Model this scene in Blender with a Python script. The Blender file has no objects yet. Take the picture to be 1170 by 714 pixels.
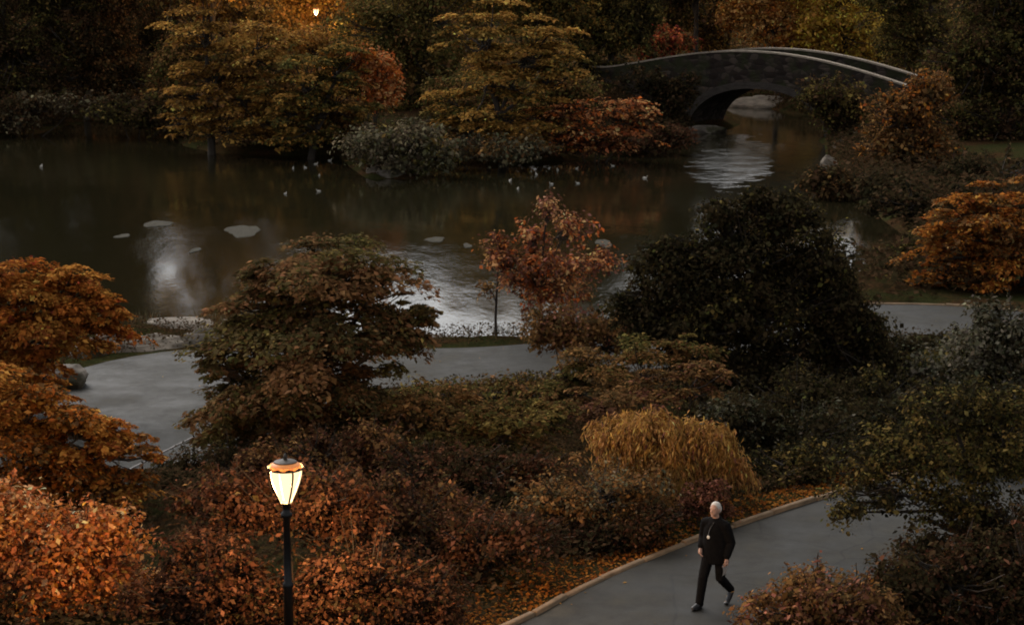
import bpy, bmesh, math, random
import numpy as np
from mathutils import Vector, Matrix
R = math.radians
C = bpy.context.scene.collection
scene = bpy.context.scene

# ------------------------------------------------------------------ camera
CAM_H, F, HOR = 10.0, 2200.0, -52.0
PITCH = math.atan((357 - HOR) / F)
cam = bpy.data.cameras.new('camera')
cam.sensor_width = 36; cam.lens = 36 * F / 1170; cam.clip_end = 4000
co = bpy.data.objects.new('camera', cam); C.objects.link(co)
co.location = (0, 0, CAM_H); co.rotation_euler = (R(90) - PITCH, 0, 0)
scene.camera = co
# ------------------------------------------------------------------ world, sun, exposure
SUN_EL, SUN_ROT = R(42), R(-35)
w = bpy.data.worlds.new('World'); scene.world = w; w.use_nodes = True
nt = w.node_tree; nt.nodes.clear()
sky = nt.nodes.new('ShaderNodeTexSky'); sky.sky_type = 'NISHITA'; sky.sun_disc = False
sky.sun_elevation = SUN_EL; sky.sun_rotation = SUN_ROT; sky.dust_density = 4; sky.air_density = 1
hs = nt.nodes.new('ShaderNodeHueSaturation'); hs.inputs['Saturation'].default_value = 0.07   # overcast: a nearly grey sky
bg = nt.nodes.new('ShaderNodeBackground'); bg.inputs['Strength'].default_value = 0.145
wo = nt.nodes.new('ShaderNodeOutputWorld')
nt.links.new(sky.outputs[0], hs.inputs['Color']); nt.links.new(hs.outputs[0], bg.inputs[0]); nt.links.new(bg.outputs[0], wo.inputs[0])
sl = bpy.data.lights.new('sun', 'SUN'); sl.energy = 0.5; sl.angle = R(40); sl.color = (1, .78, .56)
so = bpy.data.objects.new('sun', sl); C.objects.link(so); so.location = (-20, -20, 60)
sdir = Vector((math.sin(SUN_ROT) * math.cos(SUN_EL), math.cos(SUN_ROT) * math.cos(SUN_EL), math.sin(SUN_EL)))
so.rotation_euler = sdir.to_track_quat('Z', 'Y').to_euler()
scene.view_settings.view_transform = 'Standard'
try: scene.view_settings.look = 'None'
except Exception: pass
scene.view_settings.exposure = 0.42; scene.view_settings.gamma = 1.0
LAMP_W = 1900.0

# ------------------------------------------------------------------ helpers
def ray(px, py):
    u = (px - 585) / F; v = (357 - py) / F
    cp, sp = math.cos(PITCH), math.sin(PITCH)
    return np.array([u, cp + v * sp, -sp + v * cp])
def at(px, py, Y):
    d = ray(px, py); t = Y / d[1]
    return np.array([d[0] * t, Y, CAM_H + d[2] * t])
def onz(px, py, z):
    d = ray(px, py); t = (z - CAM_H) / d[2]
    return np.array([d[0] * t, d[1] * t, z])
def mper(Y): return Y / math.cos(PITCH) / F * 1.0

def tag(o, label=None, cat=None, group=None, kind=None):
    if label: o['label'] = label
    if cat: o['category'] = cat
    if group: o['group'] = group
    if kind: o['kind'] = kind
    return o
def empty(name, loc, rz=0):
    o = bpy.data.objects.new(name, None); C.objects.link(o)
    o.location = loc; o.rotation_euler = (0, 0, rz); o.empty_display_size = .2
    return o
def link(name, me, mat=None, parent=None, loc=None):
    o = bpy.data.objects.new(name, me); C.objects.link(o)
    if mat: me.materials.append(mat)
    if parent: o.parent = parent
    if loc is not None: o.location = loc
    return o
def np_mesh(name, V, quads, col=None, smooth=False):
    me = bpy.data.meshes.new(name)
    V = np.asarray(V, np.float32); quads = np.asarray(quads, np.int32)
    n = len(quads); k = quads.shape[1]
    me.vertices.add(len(V)); me.vertices.foreach_set('co', V.ravel())
    me.loops.add(n * k); me.loops.foreach_set('vertex_index', quads.ravel())
    me.polygons.add(n); me.polygons.foreach_set('loop_start', np.arange(0, n * k, k, dtype=np.int32))
    me.polygons.foreach_set('loop_total', np.full(n, k, np.int32))
    if smooth: me.polygons.foreach_set('use_smooth', np.ones(n, bool))
    if col is not None:
        a = me.color_attributes.new('Col', 'FLOAT_COLOR', 'POINT')
        c4 = np.ones((len(V), 4), np.float32); c4[:, :3] = col
        a.data.foreach_set('color', c4.ravel())
    me.update(); me.validate()
    return me
def bm_obj(name, bm, mat, parent=None, loc=None, smooth=False):
    me = bpy.data.meshes.new(name); bm.normal_update(); bm.to_mesh(me); bm.free()
    if smooth:
        for p in me.polygons: p.use_smooth = True
    return link(name, me, mat, parent, loc)

class Tubes:
    def __init__(s): s.V = []; s.Q = []; s.n = 0
    def add(s, pts, rad, k=6, cap=True):
        pts = np.asarray(pts, float); m = len(pts)
        t = np.gradient(pts, axis=0); t /= np.linalg.norm(t, axis=1)[:, None] + 1e-9
        ref = np.array([0, 0, 1.0]) if abs(t[:, 2]).mean() < .8 else np.array([1.0, 0, 0])
        a = np.cross(t, ref); a /= np.linalg.norm(a, axis=1)[:, None] + 1e-9
        b = np.cross(a, t)
        th = np.arange(k) * 2 * math.pi / k
        rad = np.asarray(rad, float) * np.ones(m)
        ring = pts[:, None] + rad[:, None, None] * (np.cos(th)[None, :, None] * a[:, None] + np.sin(th)[None, :, None] * b[:, None])
        s.V.append(ring.reshape(-1, 3))
        for i in range(m - 1):
            for j in range(k):
                j2 = (j + 1) % k
                s.Q.append((s.n + i * k + j, s.n + (i + 1) * k + j, s.n + (i + 1) * k + j2, s.n + i * k + j2))
        s.n += m * k
        if cap and k % 2 == 0:
            for base, rev in ((s.n - k, False), (s.n - m * k, True)):
                for j in range(1, k - 2, 2):
                    q = (base, base + j, base + j + 1, base + j + 2)
                    s.Q.append(q[::-1] if rev else q)
    def mesh(s, name): return np_mesh(name, np.concatenate(s.V), s.Q, smooth=True)

def lathe(prof, k=24, z0=0, cx=0, cy=0):
    bm = bmesh.new(); rings = []
    for r, z in prof:
        rings.append([bm.verts.new((cx + r * math.cos(2 * math.pi * j / k), cy + r * math.sin(2 * math.pi * j / k), z0 + z)) for j in range(k)])
    for a, b in zip(rings, rings[1:]):
        for j in range(k):
            bm.faces.new((a[j], a[(j + 1) % k], b[(j + 1) % k], b[j]))
    bm.faces.new(rings[0][::-1]); bm.faces.new(rings[-1])
    return bm

# ------------------------------------------------------------------ materials
def nodes(name):
    m = bpy.data.materials.new(name); m.use_nodes = True
    n = m.node_tree; b = n.nodes['Principled BSDF']
    return m, n, b
def noise(n, scale, detail=4, rough=.6, vec=None):
    t = n.nodes.new('ShaderNodeTexNoise'); t.inputs['Scale'].default_value = scale
    t.inputs['Detail'].default_value = detail; t.inputs['Roughness'].default_value = rough
    if vec is None:
        g = n.nodes.new('ShaderNodeTexCoord'); vec = g.outputs['Object']
    n.links.new(vec, t.inputs['Vector'])
    return t.outputs['Fac']
def ramp(n, fac, stops):
    r = n.nodes.new('ShaderNodeValToRGB'); n.links.new(fac, r.inputs[0])
    e = r.color_ramp.elements
    while len(e) < len(stops): e.new(.5)
    for el, (p, c) in zip(e, stops): el.position = p; el.color = (*c, 1)
    return r.outputs[0]
def bump(n, b, h, strength, dist):
    k = n.nodes.new('ShaderNodeBump'); k.inputs['Strength'].default_value = strength; k.inputs['Distance'].default_value = dist
    n.links.new(h, k.inputs['Height']); n.links.new(k.outputs[0], b.inputs['Normal'])
def simple(name, col, rough=.6, metal=0, var=.25, scale=8, bmp=0, spec=.5):
    m, n, b = nodes(name)
    f = noise(n, scale)
    n.links.new(ramp(n, f, [(.3, tuple(c * (1 - var) for c in col)), (.7, tuple(c * (1 + var) for c in col))]), b.inputs['Base Color'])
    b.inputs['Roughness'].default_value = rough; b.inputs['Metallic'].default_value = metal
    b.inputs['Specular IOR Level'].default_value = spec
    if bmp: bump(n, b, noise(n, scale * 3), .6, bmp)
    return m

def leaf_material():
    m, n, b = nodes('leaves')
    a = n.nodes.new('ShaderNodeAttribute'); a.attribute_name = 'Col'
    n.nodes.remove(b); b = n.nodes.new('ShaderNodeBsdfDiffuse'); n.links.new(a.outputs['Color'], b.inputs['Color'])   # matt autumn leaves
    tr = n.nodes.new('ShaderNodeBsdfTranslucent'); n.links.new(a.outputs['Color'], tr.inputs['Color'])
    mx = n.nodes.new('ShaderNodeMixShader'); mx.inputs[0].default_value = .40
    o = n.nodes['Material Output']
    n.links.new(b.outputs[0], mx.inputs[1]); n.links.new(tr.outputs[0], mx.inputs[2]); n.links.new(mx.outputs[0], o.inputs['Surface'])
    return m
M_LEAF = leaf_material()
M_BARK = simple('bark', (.035, .026, .019), .9, bmp=.02, scale=6)

def ground_mat():
    m, n, b = nodes('soil and leaf litter')
    f1 = noise(n, .35, 6); f2 = noise(n, 9, 5, .7)
    c1 = ramp(n, f2, [(.3, (.012, .009, .006)), (.5, (.035, .022, .012)), (.68, (.10, .042, .014)), (.8, (.05, .04, .02))])
    c2 = ramp(n, f2, [(.3, (.012, .014, .006)), (.55, (.03, .032, .012)), (.75, (.07, .04, .015))])
    mx = n.nodes.new('ShaderNodeMix'); mx.data_type = 'RGBA'
    n.links.new(ramp(n, f1, [(.42, (0, 0, 0)), (.58, (1, 1, 1))]), mx.inputs['Factor'])
    n.links.new(c1, mx.inputs['A']); n.links.new(c2, mx.inputs['B']); n.links.new(mx.outputs['Result'], b.inputs['Base Color'])
    b.inputs['Roughness'].default_value = 1; b.inputs['Specular IOR Level'].default_value = 0
    bump(n, b, noise(n, 14, 5), .8, .05)
    return m
def path_mat():
    m, n, b = nodes('damp asphalt')
    f1 = noise(n, .55, 7, .68); f2 = noise(n, 70, 3); f3 = noise(n, 2.6, 6, .7)
    c = ramp(n, f1, [(.33, (.009, .0085, .0065)), (.47, (.018, .0168, .013)), (.58, (.024, .0222, .017)), (.7, (.046, .041, .031))])
    def mul(a, bb, fac):
        mx = n.nodes.new('ShaderNodeMix'); mx.data_type = 'RGBA'; mx.blend_type = 'MULTIPLY'; mx.inputs['Factor'].default_value = fac
        n.links.new(a, mx.inputs['A']); n.links.new(bb, mx.inputs['B']); return mx.outputs['Result']
    c = mul(c, ramp(n, f2, [(.3, (.5, .5, .5)), (.7, (1.4, 1.4, 1.4))]), .6)
    c = mul(c, ramp(n, f3, [(.35, (.55, .53, .5)), (.5, (1, 1, 1)), (.68, (1.35, 1.3, 1.2))]), .8)
    g = n.nodes.new('ShaderNodeTexCoord'); wp = n.nodes.new('ShaderNodeMix'); wp.data_type = 'RGBA'; wp.inputs['Factor'].default_value = .12
    nn_ = n.nodes.new('ShaderNodeTexNoise'); nn_.inputs['Scale'].default_value = 1.5; n.links.new(g.outputs['Object'], nn_.inputs['Vector'])
    n.links.new(g.outputs['Object'], wp.inputs['A']); n.links.new(nn_.outputs['Color'], wp.inputs['B'])
    v = n.nodes.new('ShaderNodeTexVoronoi'); v.feature = 'DISTANCE_TO_EDGE'; v.inputs['Scale'].default_value = .45; n.links.new(wp.outputs['Result'], v.inputs['Vector'])
    c = mul(c, ramp(n, v.outputs['Distance'], [(.0, (.25, .25, .25)), (.010, (1, 1, 1))]), .8)
    n.links.new(c, b.inputs['Base Color'])
    r = n.nodes.new('ShaderNodeMapRange'); n.links.new(f1, r.inputs[0]); r.inputs[1].default_value = .35; r.inputs[2].default_value = .65
    r.inputs[3].default_value = .55; r.inputs[4].default_value = .85; b.inputs['Specular IOR Level'].default_value = .22; n.links.new(r.outputs[0], b.inputs['Roughness'])
    bump(n, b, f2, .5, .006)
    return m
def stone_mat(name, lo, hi, scale=1.6, bmp=.12, moss=None):
    m, n, b = nodes(name)
    g = n.nodes.new('ShaderNodeTexCoord')
    mp = n.nodes.new('ShaderNodeMapping'); mp.inputs['Scale'].default_value = (1, 1, 3.2); n.links.new(g.outputs['Object'], mp.inputs[0])
    f = noise(n, scale, 8, .65, mp.outputs[0])
    c = ramp(n, f, [(.3, lo), (.68, hi)])
    if moss:
        mx = n.nodes.new('ShaderNodeMix'); mx.data_type = 'RGBA'
        n.links.new(ramp(n, noise(n, .8, 5), [(.5, (0, 0, 0)), (.62, (1, 1, 1))]), mx.inputs['Factor'])
        n.links.new(c, mx.inputs['A']); mx.inputs['B'].default_value = (*moss, 1); c = mx.outputs['Result']
    n.links.new(c, b.inputs['Base Color']); b.inputs['Roughness'].default_value = .85; b.inputs['Specular IOR Level'].default_value = .2
    bump(n, b, f, .9, bmp)
    return m
def masonry_mat():
    m, n, b = nodes('rubble masonry')
    g = n.nodes.new('ShaderNodeTexCoord'); mp = n.nodes.new('ShaderNodeMapping'); mp.inputs['Scale'].default_value = (1.6, 1.6, 3.0)
    n.links.new(g.outputs['Object'], mp.inputs[0])
    v = n.nodes.new('ShaderNodeTexVoronoi'); n.links.new(mp.outputs[0], v.inputs['Vector']); v.inputs['Scale'].default_value = 1.0
    ve = n.nodes.new('ShaderNodeTexVoronoi'); ve.feature = 'DISTANCE_TO_EDGE'; n.links.new(mp.outputs[0], ve.inputs['Vector']); ve.inputs['Scale'].default_value = 1.0
    bw = n.nodes.new('ShaderNodeRGBToBW'); n.links.new(v.outputs['Color'], bw.inputs[0])
    c = ramp(n, bw.outputs[0], [(.2, (.018, .013, .011)), (.5, (.034, .025, .021)), (.8, (.066, .05, .041))])
    mx = n.nodes.new('ShaderNodeMix'); mx.data_type = 'RGBA'
    n.links.new(ramp(n, ve.outputs[0], [(.0, (0, 0, 0)), (.09, (1, 1, 1))]), mx.inputs['Factor'])
    mx.inputs['A'].default_value = (.02, .017, .016, 1); n.links.new(c, mx.inputs['B'])
    mo = n.nodes.new('ShaderNodeMix'); mo.data_type = 'RGBA'
    n.links.new(ramp(n, noise(n, .55, 6), [(.47, (0, 0, 0)), (.6, (1, 1, 1))]), mo.inputs['Factor'])
    n.links.new(mx.outputs['Result'], mo.inputs['A']); mo.inputs['B'].default_value = (.026, .027, .014, 1)
    n.links.new(mo.outputs['Result'], b.inputs['Base Color']); b.inputs['Roughness'].default_value = .95; b.inputs['Specular IOR Level'].default_value = .1
    bump(n, b, ve.outputs[0], .8, .1)
    return m
def water_mat():
    m, n, b = nodes('pond water')
    b.inputs['Base Color'].default_value = (.013, .0115, .0055, 1); b.inputs['Roughness'].default_value = .03
    b.inputs['IOR'].default_value = 1.45
    g = n.nodes.new('ShaderNodeTexCoord')
    mp = n.nodes.new('ShaderNodeMapping'); mp.inputs['Scale'].default_value = (1, .45, 1); n.links.new(g.outputs['Object'], mp.inputs[0])
    f1 = noise(n, .9, 3, .5, mp.outputs[0]); f2 = noise(n, 5.5, 4, .6, mp.outputs[0])
    # breeze patches: where the wind ruffles the surface the wavelets are higher
    pt = noise(n, .045, 3, .55)
    cal = n.nodes.new('ShaderNodeMapRange'); n.links.new(pt, cal.inputs[0]); cal.inputs[1].default_value = .45; cal.inputs[2].default_value = .62
    cal.inputs[3].default_value = .25; cal.inputs[4].default_value = 1.0
    # ruffled tongue added before the arch to make a bright sky reflection
    c = onz(833, 180, -3)
    m2 = n.nodes.new('ShaderNodeMapping'); m2.vector_type = 'TEXTURE'; m2.inputs['Location'].default_value = tuple(c)
    m2.inputs['Rotation'].default_value = (0, 0, -math.atan2(c[0], c[1])); m2.inputs['Scale'].default_value = (2.5, 17, 1)
    n.links.new(g.outputs['Object'], m2.inputs[0])
    sep = n.nodes.new('ShaderNodeVectorMath'); sep.operation = 'LENGTH'; n.links.new(m2.outputs[0], sep.inputs[0])
    sky_streak = n.nodes.new('ShaderNodeMapRange'); rg = n.nodes.new('ShaderNodeMath'); rg.operation = 'MULTIPLY_ADD'; rg.inputs[1].default_value = 1.5; n.links.new(noise(n, .42, 4, .6), rg.inputs[0]); n.links.new(sep.outputs['Value'], rg.inputs[2]); n.links.new(rg.outputs[0], sky_streak.inputs[0]); sky_streak.inputs[1].default_value = 1.75; sky_streak.inputs[2].default_value = 1.0
    sky_streak.inputs[3].default_value = 0; sky_streak.inputs[4].default_value = 9
    ad = n.nodes.new('ShaderNodeMath'); n.links.new(cal.outputs[0], ad.inputs[0]); n.links.new(sky_streak.outputs[0], ad.inputs[1])
    sm = n.nodes.new('ShaderNodeMath'); sm.operation = 'MULTIPLY_ADD'; sm.inputs[1].default_value = .4
    n.links.new(f2, sm.inputs[0]); n.links.new(f1, sm.inputs[2])
    mu = n.nodes.new('ShaderNodeMath'); mu.operation = 'MULTIPLY'; n.links.new(sm.outputs[0], mu.inputs[0]); n.links.new(ad.outputs[0], mu.inputs[1])
    bump(n, b, mu.outputs[0], 1.0, .030)
    return m

# ------------------------------------------------------------------ terrain
WATER = -3.0
POND_PX = [(-500, 402), (-150, 398), (60, 392), (120, 386), (235, 369), (300, 385), (400, 395), (470, 393), (620, 397), (680, 370), (730, 352),
           (850, 331), (1000, 312), (1042, 294), (1034, 270), (1000, 245), (968, 218), (950, 200), (944, 178), (940, 150), (935, 136), (925, 132), (900, 130),
           (870, 122), (820, 117), (790, 122), (790, 152), (786, 162), (760, 170), (740, 176), (640, 184), (560, 185), (520, 183), (500, 193),
           (470, 205), (420, 205), (400, 191), (385, 177), (330, 178), (250, 175), (205, 166), (190, 142), (100, 137), (60, 150), (0, 158), (-160, 150), (-500, 150)]
POND = np.array([onz(x, y, WATER)[:2] for x, y in POND_PX])
def seg_dist(P, A, B):
    d = B - A; t = np.clip(((P - A) @ d) / (d @ d), 0, 1)
    return np.linalg.norm(P - (A + t[:, None] * d), axis=1), t
def pond_sd(P):
    best = np.full(len(P), 1e9); ins = np.zeros(len(P), bool)
    for i in range(len(POND)):
        A, B = POND[i], POND[(i + 1) % len(POND)]
        best = np.minimum(best, seg_dist(P, A, B)[0])
        cond = (A[1] > P[:, 1]) != (B[1] > P[:, 1])
        xi = (B[0] - A[0]) * (P[:, 1] - A[1]) / (B[1] - A[1] + 1e-12) + A[0]
        ins ^= cond & (P[:, 0] < xi)
    return np.where(ins, -best, best)
# centre lines of the walks: x, y, z, half width
WALK_UP = [(-9.5, 13, 0, 1.55), (-4.2, 20.5, 0, 1.55), (.95, 26.3, 0, 1.6), (2.65, 28.7, 0, 1.65), (4.9, 31.4, 0, 1.65), (8.3, 34.7, 0, 1.65), (12.6, 39.0, -.3, 1.75),
           (16.5, 46, -.9, 2), (19.3, 53, -1.6, 2.3), (18.3, 60, -2.0, 2.6), (13.9, 64.2, -2.2, 2.8), (8.5, 62.8, -2.3, 2.7), (3.5, 59.6, -2.4, 2.6),
           (-1, 57.8, -2.4, 2.6), (-5.0, 57.3, -2.4, 3.2), (-8.4, 55.4, -2.4, 5.0), (-10.3, 48.6, -2.4, 3.4), (-11.8, 42, -2.4, 2.6), (-14.5, 33, -2.4, 2.6), (-18, 20, -2.4, 2.6), (-24, 5, -2.4, 2.6)]
def smooth_line(pts, n):
    P = np.array(pts, float); m = len(P); out = []
    for t in np.linspace(0, m - 1, n):
        i = min(int(t), m - 2); u = t - i
        p0, p1, p2, p3 = P[max(i - 1, 0)], P[i], P[i + 1], P[min(i + 2, m - 1)]
        out.append(.5 * ((2 * p1) + (p2 - p0) * u + (2 * p0 - 5 * p1 + 4 * p2 - p3) * u * u + (3 * p1 - p0 - 3 * p2 + p3) * u ** 3))
    return np.array(out)
WALK = smooth_line(WALK_UP, 220)
def sstep(a, b, x):
    t = np.clip((x - a) / (b - a), 0, 1); return t * t * (3 - 2 * t)
def walk_near(P):
    bd = np.full(len(P), 1e9); bz = np.zeros(len(P)); bw = np.ones(len(P))
    for a, b in zip(WALK, WALK[1:]):
        d, t = seg_dist(P, a[:2], b[:2])
        k = d < bd
        bd = np.where(k, d, bd); bz = np.where(k, a[2] + (b[2] - a[2]) * t, bz); bw = np.where(k, a[3], bw)
    return bd, bz, bw
_L, _R = at(690, 76, 148.5), at(1046, 101, 134)
_u = (_R - _L)[:2] / np.linalg.norm((_R - _L)[:2]); _n = np.array([-_u[1], _u[0]]) * 2.7
BRIDGE_ENDS = [(*(_L[:2] - _u * 2.5 + _n), _L[2] - .98), (*(_R[:2] + _u * 2.5 + _n), _R[2] - .98)]   # the approaches are banked up
def terrain(P):
    P = np.atleast_2d(np.asarray(P, float))[:, :2]
    x, y = P[:, 0], P[:, 1]
    kx = sstep(2, 16, x)
    h = -2.4 * sstep(33 + 4 * kx, 46 + 15 * kx, y) 
    h = np.where(x < -8, np.minimum(h, -2.4 * sstep(-8, -12.5, x)), h)
    h += .12 * np.sin(x * .9 + 1) * np.cos(y * .7) * sstep(2, 5, np.abs(y - 40) + 2)
    sd = pond_sd(P)
    far = (y > 85) | (np.abs(x) > 28)
    hill = -2.5 + .05 * np.clip(sd, 0, 90) + 1.2 * sstep(8, 30, sd) + 9 * sstep(25, 75, sd) + .35 * np.sin(x * .21) * np.cos(y * .17)  # steep back rise added to keep low sky out of the water's reflection
    kf = sstep(76, 90, y)
    h = h * (1 - kf) + hill * kf
    bank = WATER + .5 * np.clip(sd, 0, 50)
    h = np.where(sd > 0, np.minimum(h, bank), WATER - np.clip(-sd * .4, .02, 1.4))
    for ex, ey, ez in BRIDGE_ENDS:
        h = np.maximum(h, ez - .45 * np.clip(np.hypot(x - ex, y - ey) - 3.5, 0, 60))
    d, z, hw = walk_near(P)
    k = 1 - sstep(hw + .35, hw + 2.2, d)
    return h * (1 - k) + z * k
def tz(x, y): return float(terrain([[x, y]])[0])

def axis(segs):
    out = []
    for a, b, s in segs: out += list(np.arange(a, b, s))
    return np.array(out + [segs[-1][1]])
gx = axis([(-900, -150, 50), (-150, -60, 6), (-60, -22, 2), (-22, 24, .4), (24, 60, 2), (60, 150, 6), (150, 900, 50)])
gy = axis([(-100, 10, 10), (10, 70, .4), (70, 190, 1.5), (190, 300, 8), (300, 1600, 100)])
GX, GY = np.meshgrid(gx, gy)
GP = np.stack([GX.ravel(), GY.ravel()], 1); GZ = terrain(GP)
nx, ny = len(gx), len(gy)
I = np.arange(nx * ny).reshape(ny, nx)
Q = np.stack([I[:-1, :-1].ravel(), I[:-1, 1:].ravel(), I[1:, 1:].ravel(), I[1:, :-1].ravel()], 1)
tag(link('ground', np_mesh('ground', np.column_stack([GP, GZ]), Q, smooth=True), ground_mat()), kind='structure')
# pond water, one sheet inside the banks
bmw = bmesh.new()
xs = np.linspace(-75, 75, 4); ys = [55, 120, 175]
vv = [[bmw.verts.new((x, y, WATER)) for x in xs] for y in ys]
for j in range(2):
    for i in range(3): bmw.faces.new((vv[j][i], vv[j][i + 1], vv[j + 1][i + 1], vv[j + 1][i]))
tag(bm_obj('water', bmw, water_mat()), kind='structure')
# asphalt walk and its stone edging
tan = np.gradient(WALK[:, :2], axis=0); tan /= np.linalg.norm(tan, axis=1)[:, None]
nor = np.stack([-tan[:, 1], tan[:, 0]], 1)
V = []; m = 9
for p, nn in zip(WALK, nor):
    for j in range(m):
        s = -1 + 2 * j / (m - 1)
        V.append((p[0] + nn[0] * p[3] * s, p[1] + nn[1] * p[3] * s, p[2] + .035 + .03 * (1 - s * s)))
Iw = np.arange(len(V)).reshape(-1, m)
Q = np.stack([Iw[:-1, :-1].ravel(), Iw[1:, :-1].ravel(), Iw[1:, 1:].ravel(), Iw[:-1, 1:].ravel()], 1)
tag(link('path', np_mesh('path', V, Q[:, ::-1], smooth=True), path_mat()), kind='structure')
M_KERB = stone_mat('kerb stone', (.11, .075, .045), (.24, .16, .095), 3, .02)
for sgn, lo_, hi_ in ((1, 0, 82), (-1, 92, 116)):
    prof = [(-.002, -.2), (-.002, .085), (.02, .1), (.09, .1), (.11, .085), (.11, -.2)]
    rr = random.Random(3); V = []; Q = []; W = WALK[lo_:hi_]; N_ = nor[lo_:hi_]
    cum = np.concatenate([[0], np.cumsum(np.linalg.norm(np.diff(W[:, :2], axis=0), axis=1))])
    def kp(t, o, z):
        c = [np.interp(t, cum, W[:, q]) for q in range(4)]; nx_, ny_ = np.interp(t, cum, N_[:, 0]), np.interp(t, cum, N_[:, 1])
        return (c[0] + nx_ * sgn * (c[3] + o), c[1] + ny_ * sgn * (c[3] + o), c[2] + z)
    t = 0; k = len(prof)
    while t < cum[-1] - .5:
        ln = rr.uniform(.55, 1.25); e = min(t + ln, cum[-1]); do, dz = rr.uniform(-.018, .018), rr.uniform(-.022, .012)
        b0 = len(V)
        for tt in (t + .008, t + .03, (t + e) / 2, e - .03, e - .008):
            ch = .012 if tt < t + .02 or tt > e - .02 else 0
            for o, z in prof: V.append(kp(tt, o + do, z + dz - (ch if z > 0 else 0)))
        for a in range(4):
            for q in range(k - 1):
                f = (b0 + a * k + q, b0 + a * k + q + 1, b0 + (a + 1) * k + q + 1, b0 + (a + 1) * k + q); Q.append(f if sgn < 0 else f[::-1])
        for base in (b0, b0 + 4 * k): Q.append((base, base + 1, base + 4, base + 5)); Q.append((base + 1, base + 2, base + 3, base + 4))
        t = e
    tag(link('kerb', np_mesh('kerb', V, Q), M_KERB), kind='structure')

# ------------------------------------------------------------------ plants
PAL = dict(
    orange=[(.40, .145, .026), (.33, .105, .022), (.46, .20, .045), (.22, .068, .02)],
    lamplit_peach=[(.58, .29, .12), (.50, .21, .075), (.36, .12, .045), (.62, .36, .18)],  # orange leaves with some of the lamplight put into their colour
    red=[(.34, .055, .022), (.24, .04, .025), (.42, .11, .04), (.15, .03, .025)],
    ember=[(.64, .18, .05), (.56, .14, .035), (.60, .27, .11), (.34, .11, .045)],
    pale_peach=[(.68, .40, .22), (.62, .30, .13), (.66, .34, .2)],  # pale peach leaves at the tip of the small maple
    maroon=[(.075, .031, .018), (.048, .022, .013), (.12, .056, .032), (.036, .026, .014)],
    brown=[(.17, .088, .035), (.12, .064, .028), (.21, .11, .042), (.09, .06, .026)],
    pink=[(.24, .10, .07), (.17, .07, .045), (.12, .06, .035)],
    olive=[(.12, .095, .03), (.085, .078, .025), (.17, .12, .038), (.06, .055, .02)],
    dark=[(.031, .026, .013), (.045, .034, .017), (.023, .021, .011)],
    darkbrown=[(.055, .036, .019), (.04, .031, .015), (.08, .046, .024)],
    gold=[(.44, .25, .07), (.36, .19, .05), (.48, .26, .09), (.28, .13, .05)],
    yellow=[(.66, .45, .075), (.58, .37, .06), (.62, .36, .065)],
    bronze=[(.40, .22, .05), (.31, .165, .04), (.46, .25, .065), (.20, .13, .036)],
    grey=[(.13, .115, .065), (.09, .085, .05), (.17, .14, .085), (.07, .055, .035)],
    layer=[(.15, .11, .045), (.11, .08, .035), (.19, .10, .045), (.08, .065, .028)],
    painted_glint=[(.06, .06, .035), (.09, .085, .055), (.14, .125, .09), (.04, .04, .022)],  # leaf glints put into the colour as paler leaves
)
def unit(v): return v / (np.linalg.norm(v, axis=-1, keepdims=True) + 1e-9)
def vnoise(P, k, seed):
    r = np.random.default_rng(seed); out = 0
    for i in range(5):
        d = r.normal(size=3) * k; out = out + np.sin(P @ d + r.uniform(0, 6.28))
    return out / 3.0
def leaf_arrays(Cn, D, Nn, L, Wd, fold):
    Wv = unit(np.cross(Nn, D)); L = L[:, None]; Wd = Wd[:, None]
    a = Cn - D * L * .5; b = Cn + D * L * .5
    mid = Cn - D * L * .06
    l = mid - Wv * Wd * .5 + Nn * L * fold; r = mid + Wv * Wd * .5 + Nn * L * fold
    V = np.stack([a, r, b, l], 1).reshape(-1, 3)
    return V
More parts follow.
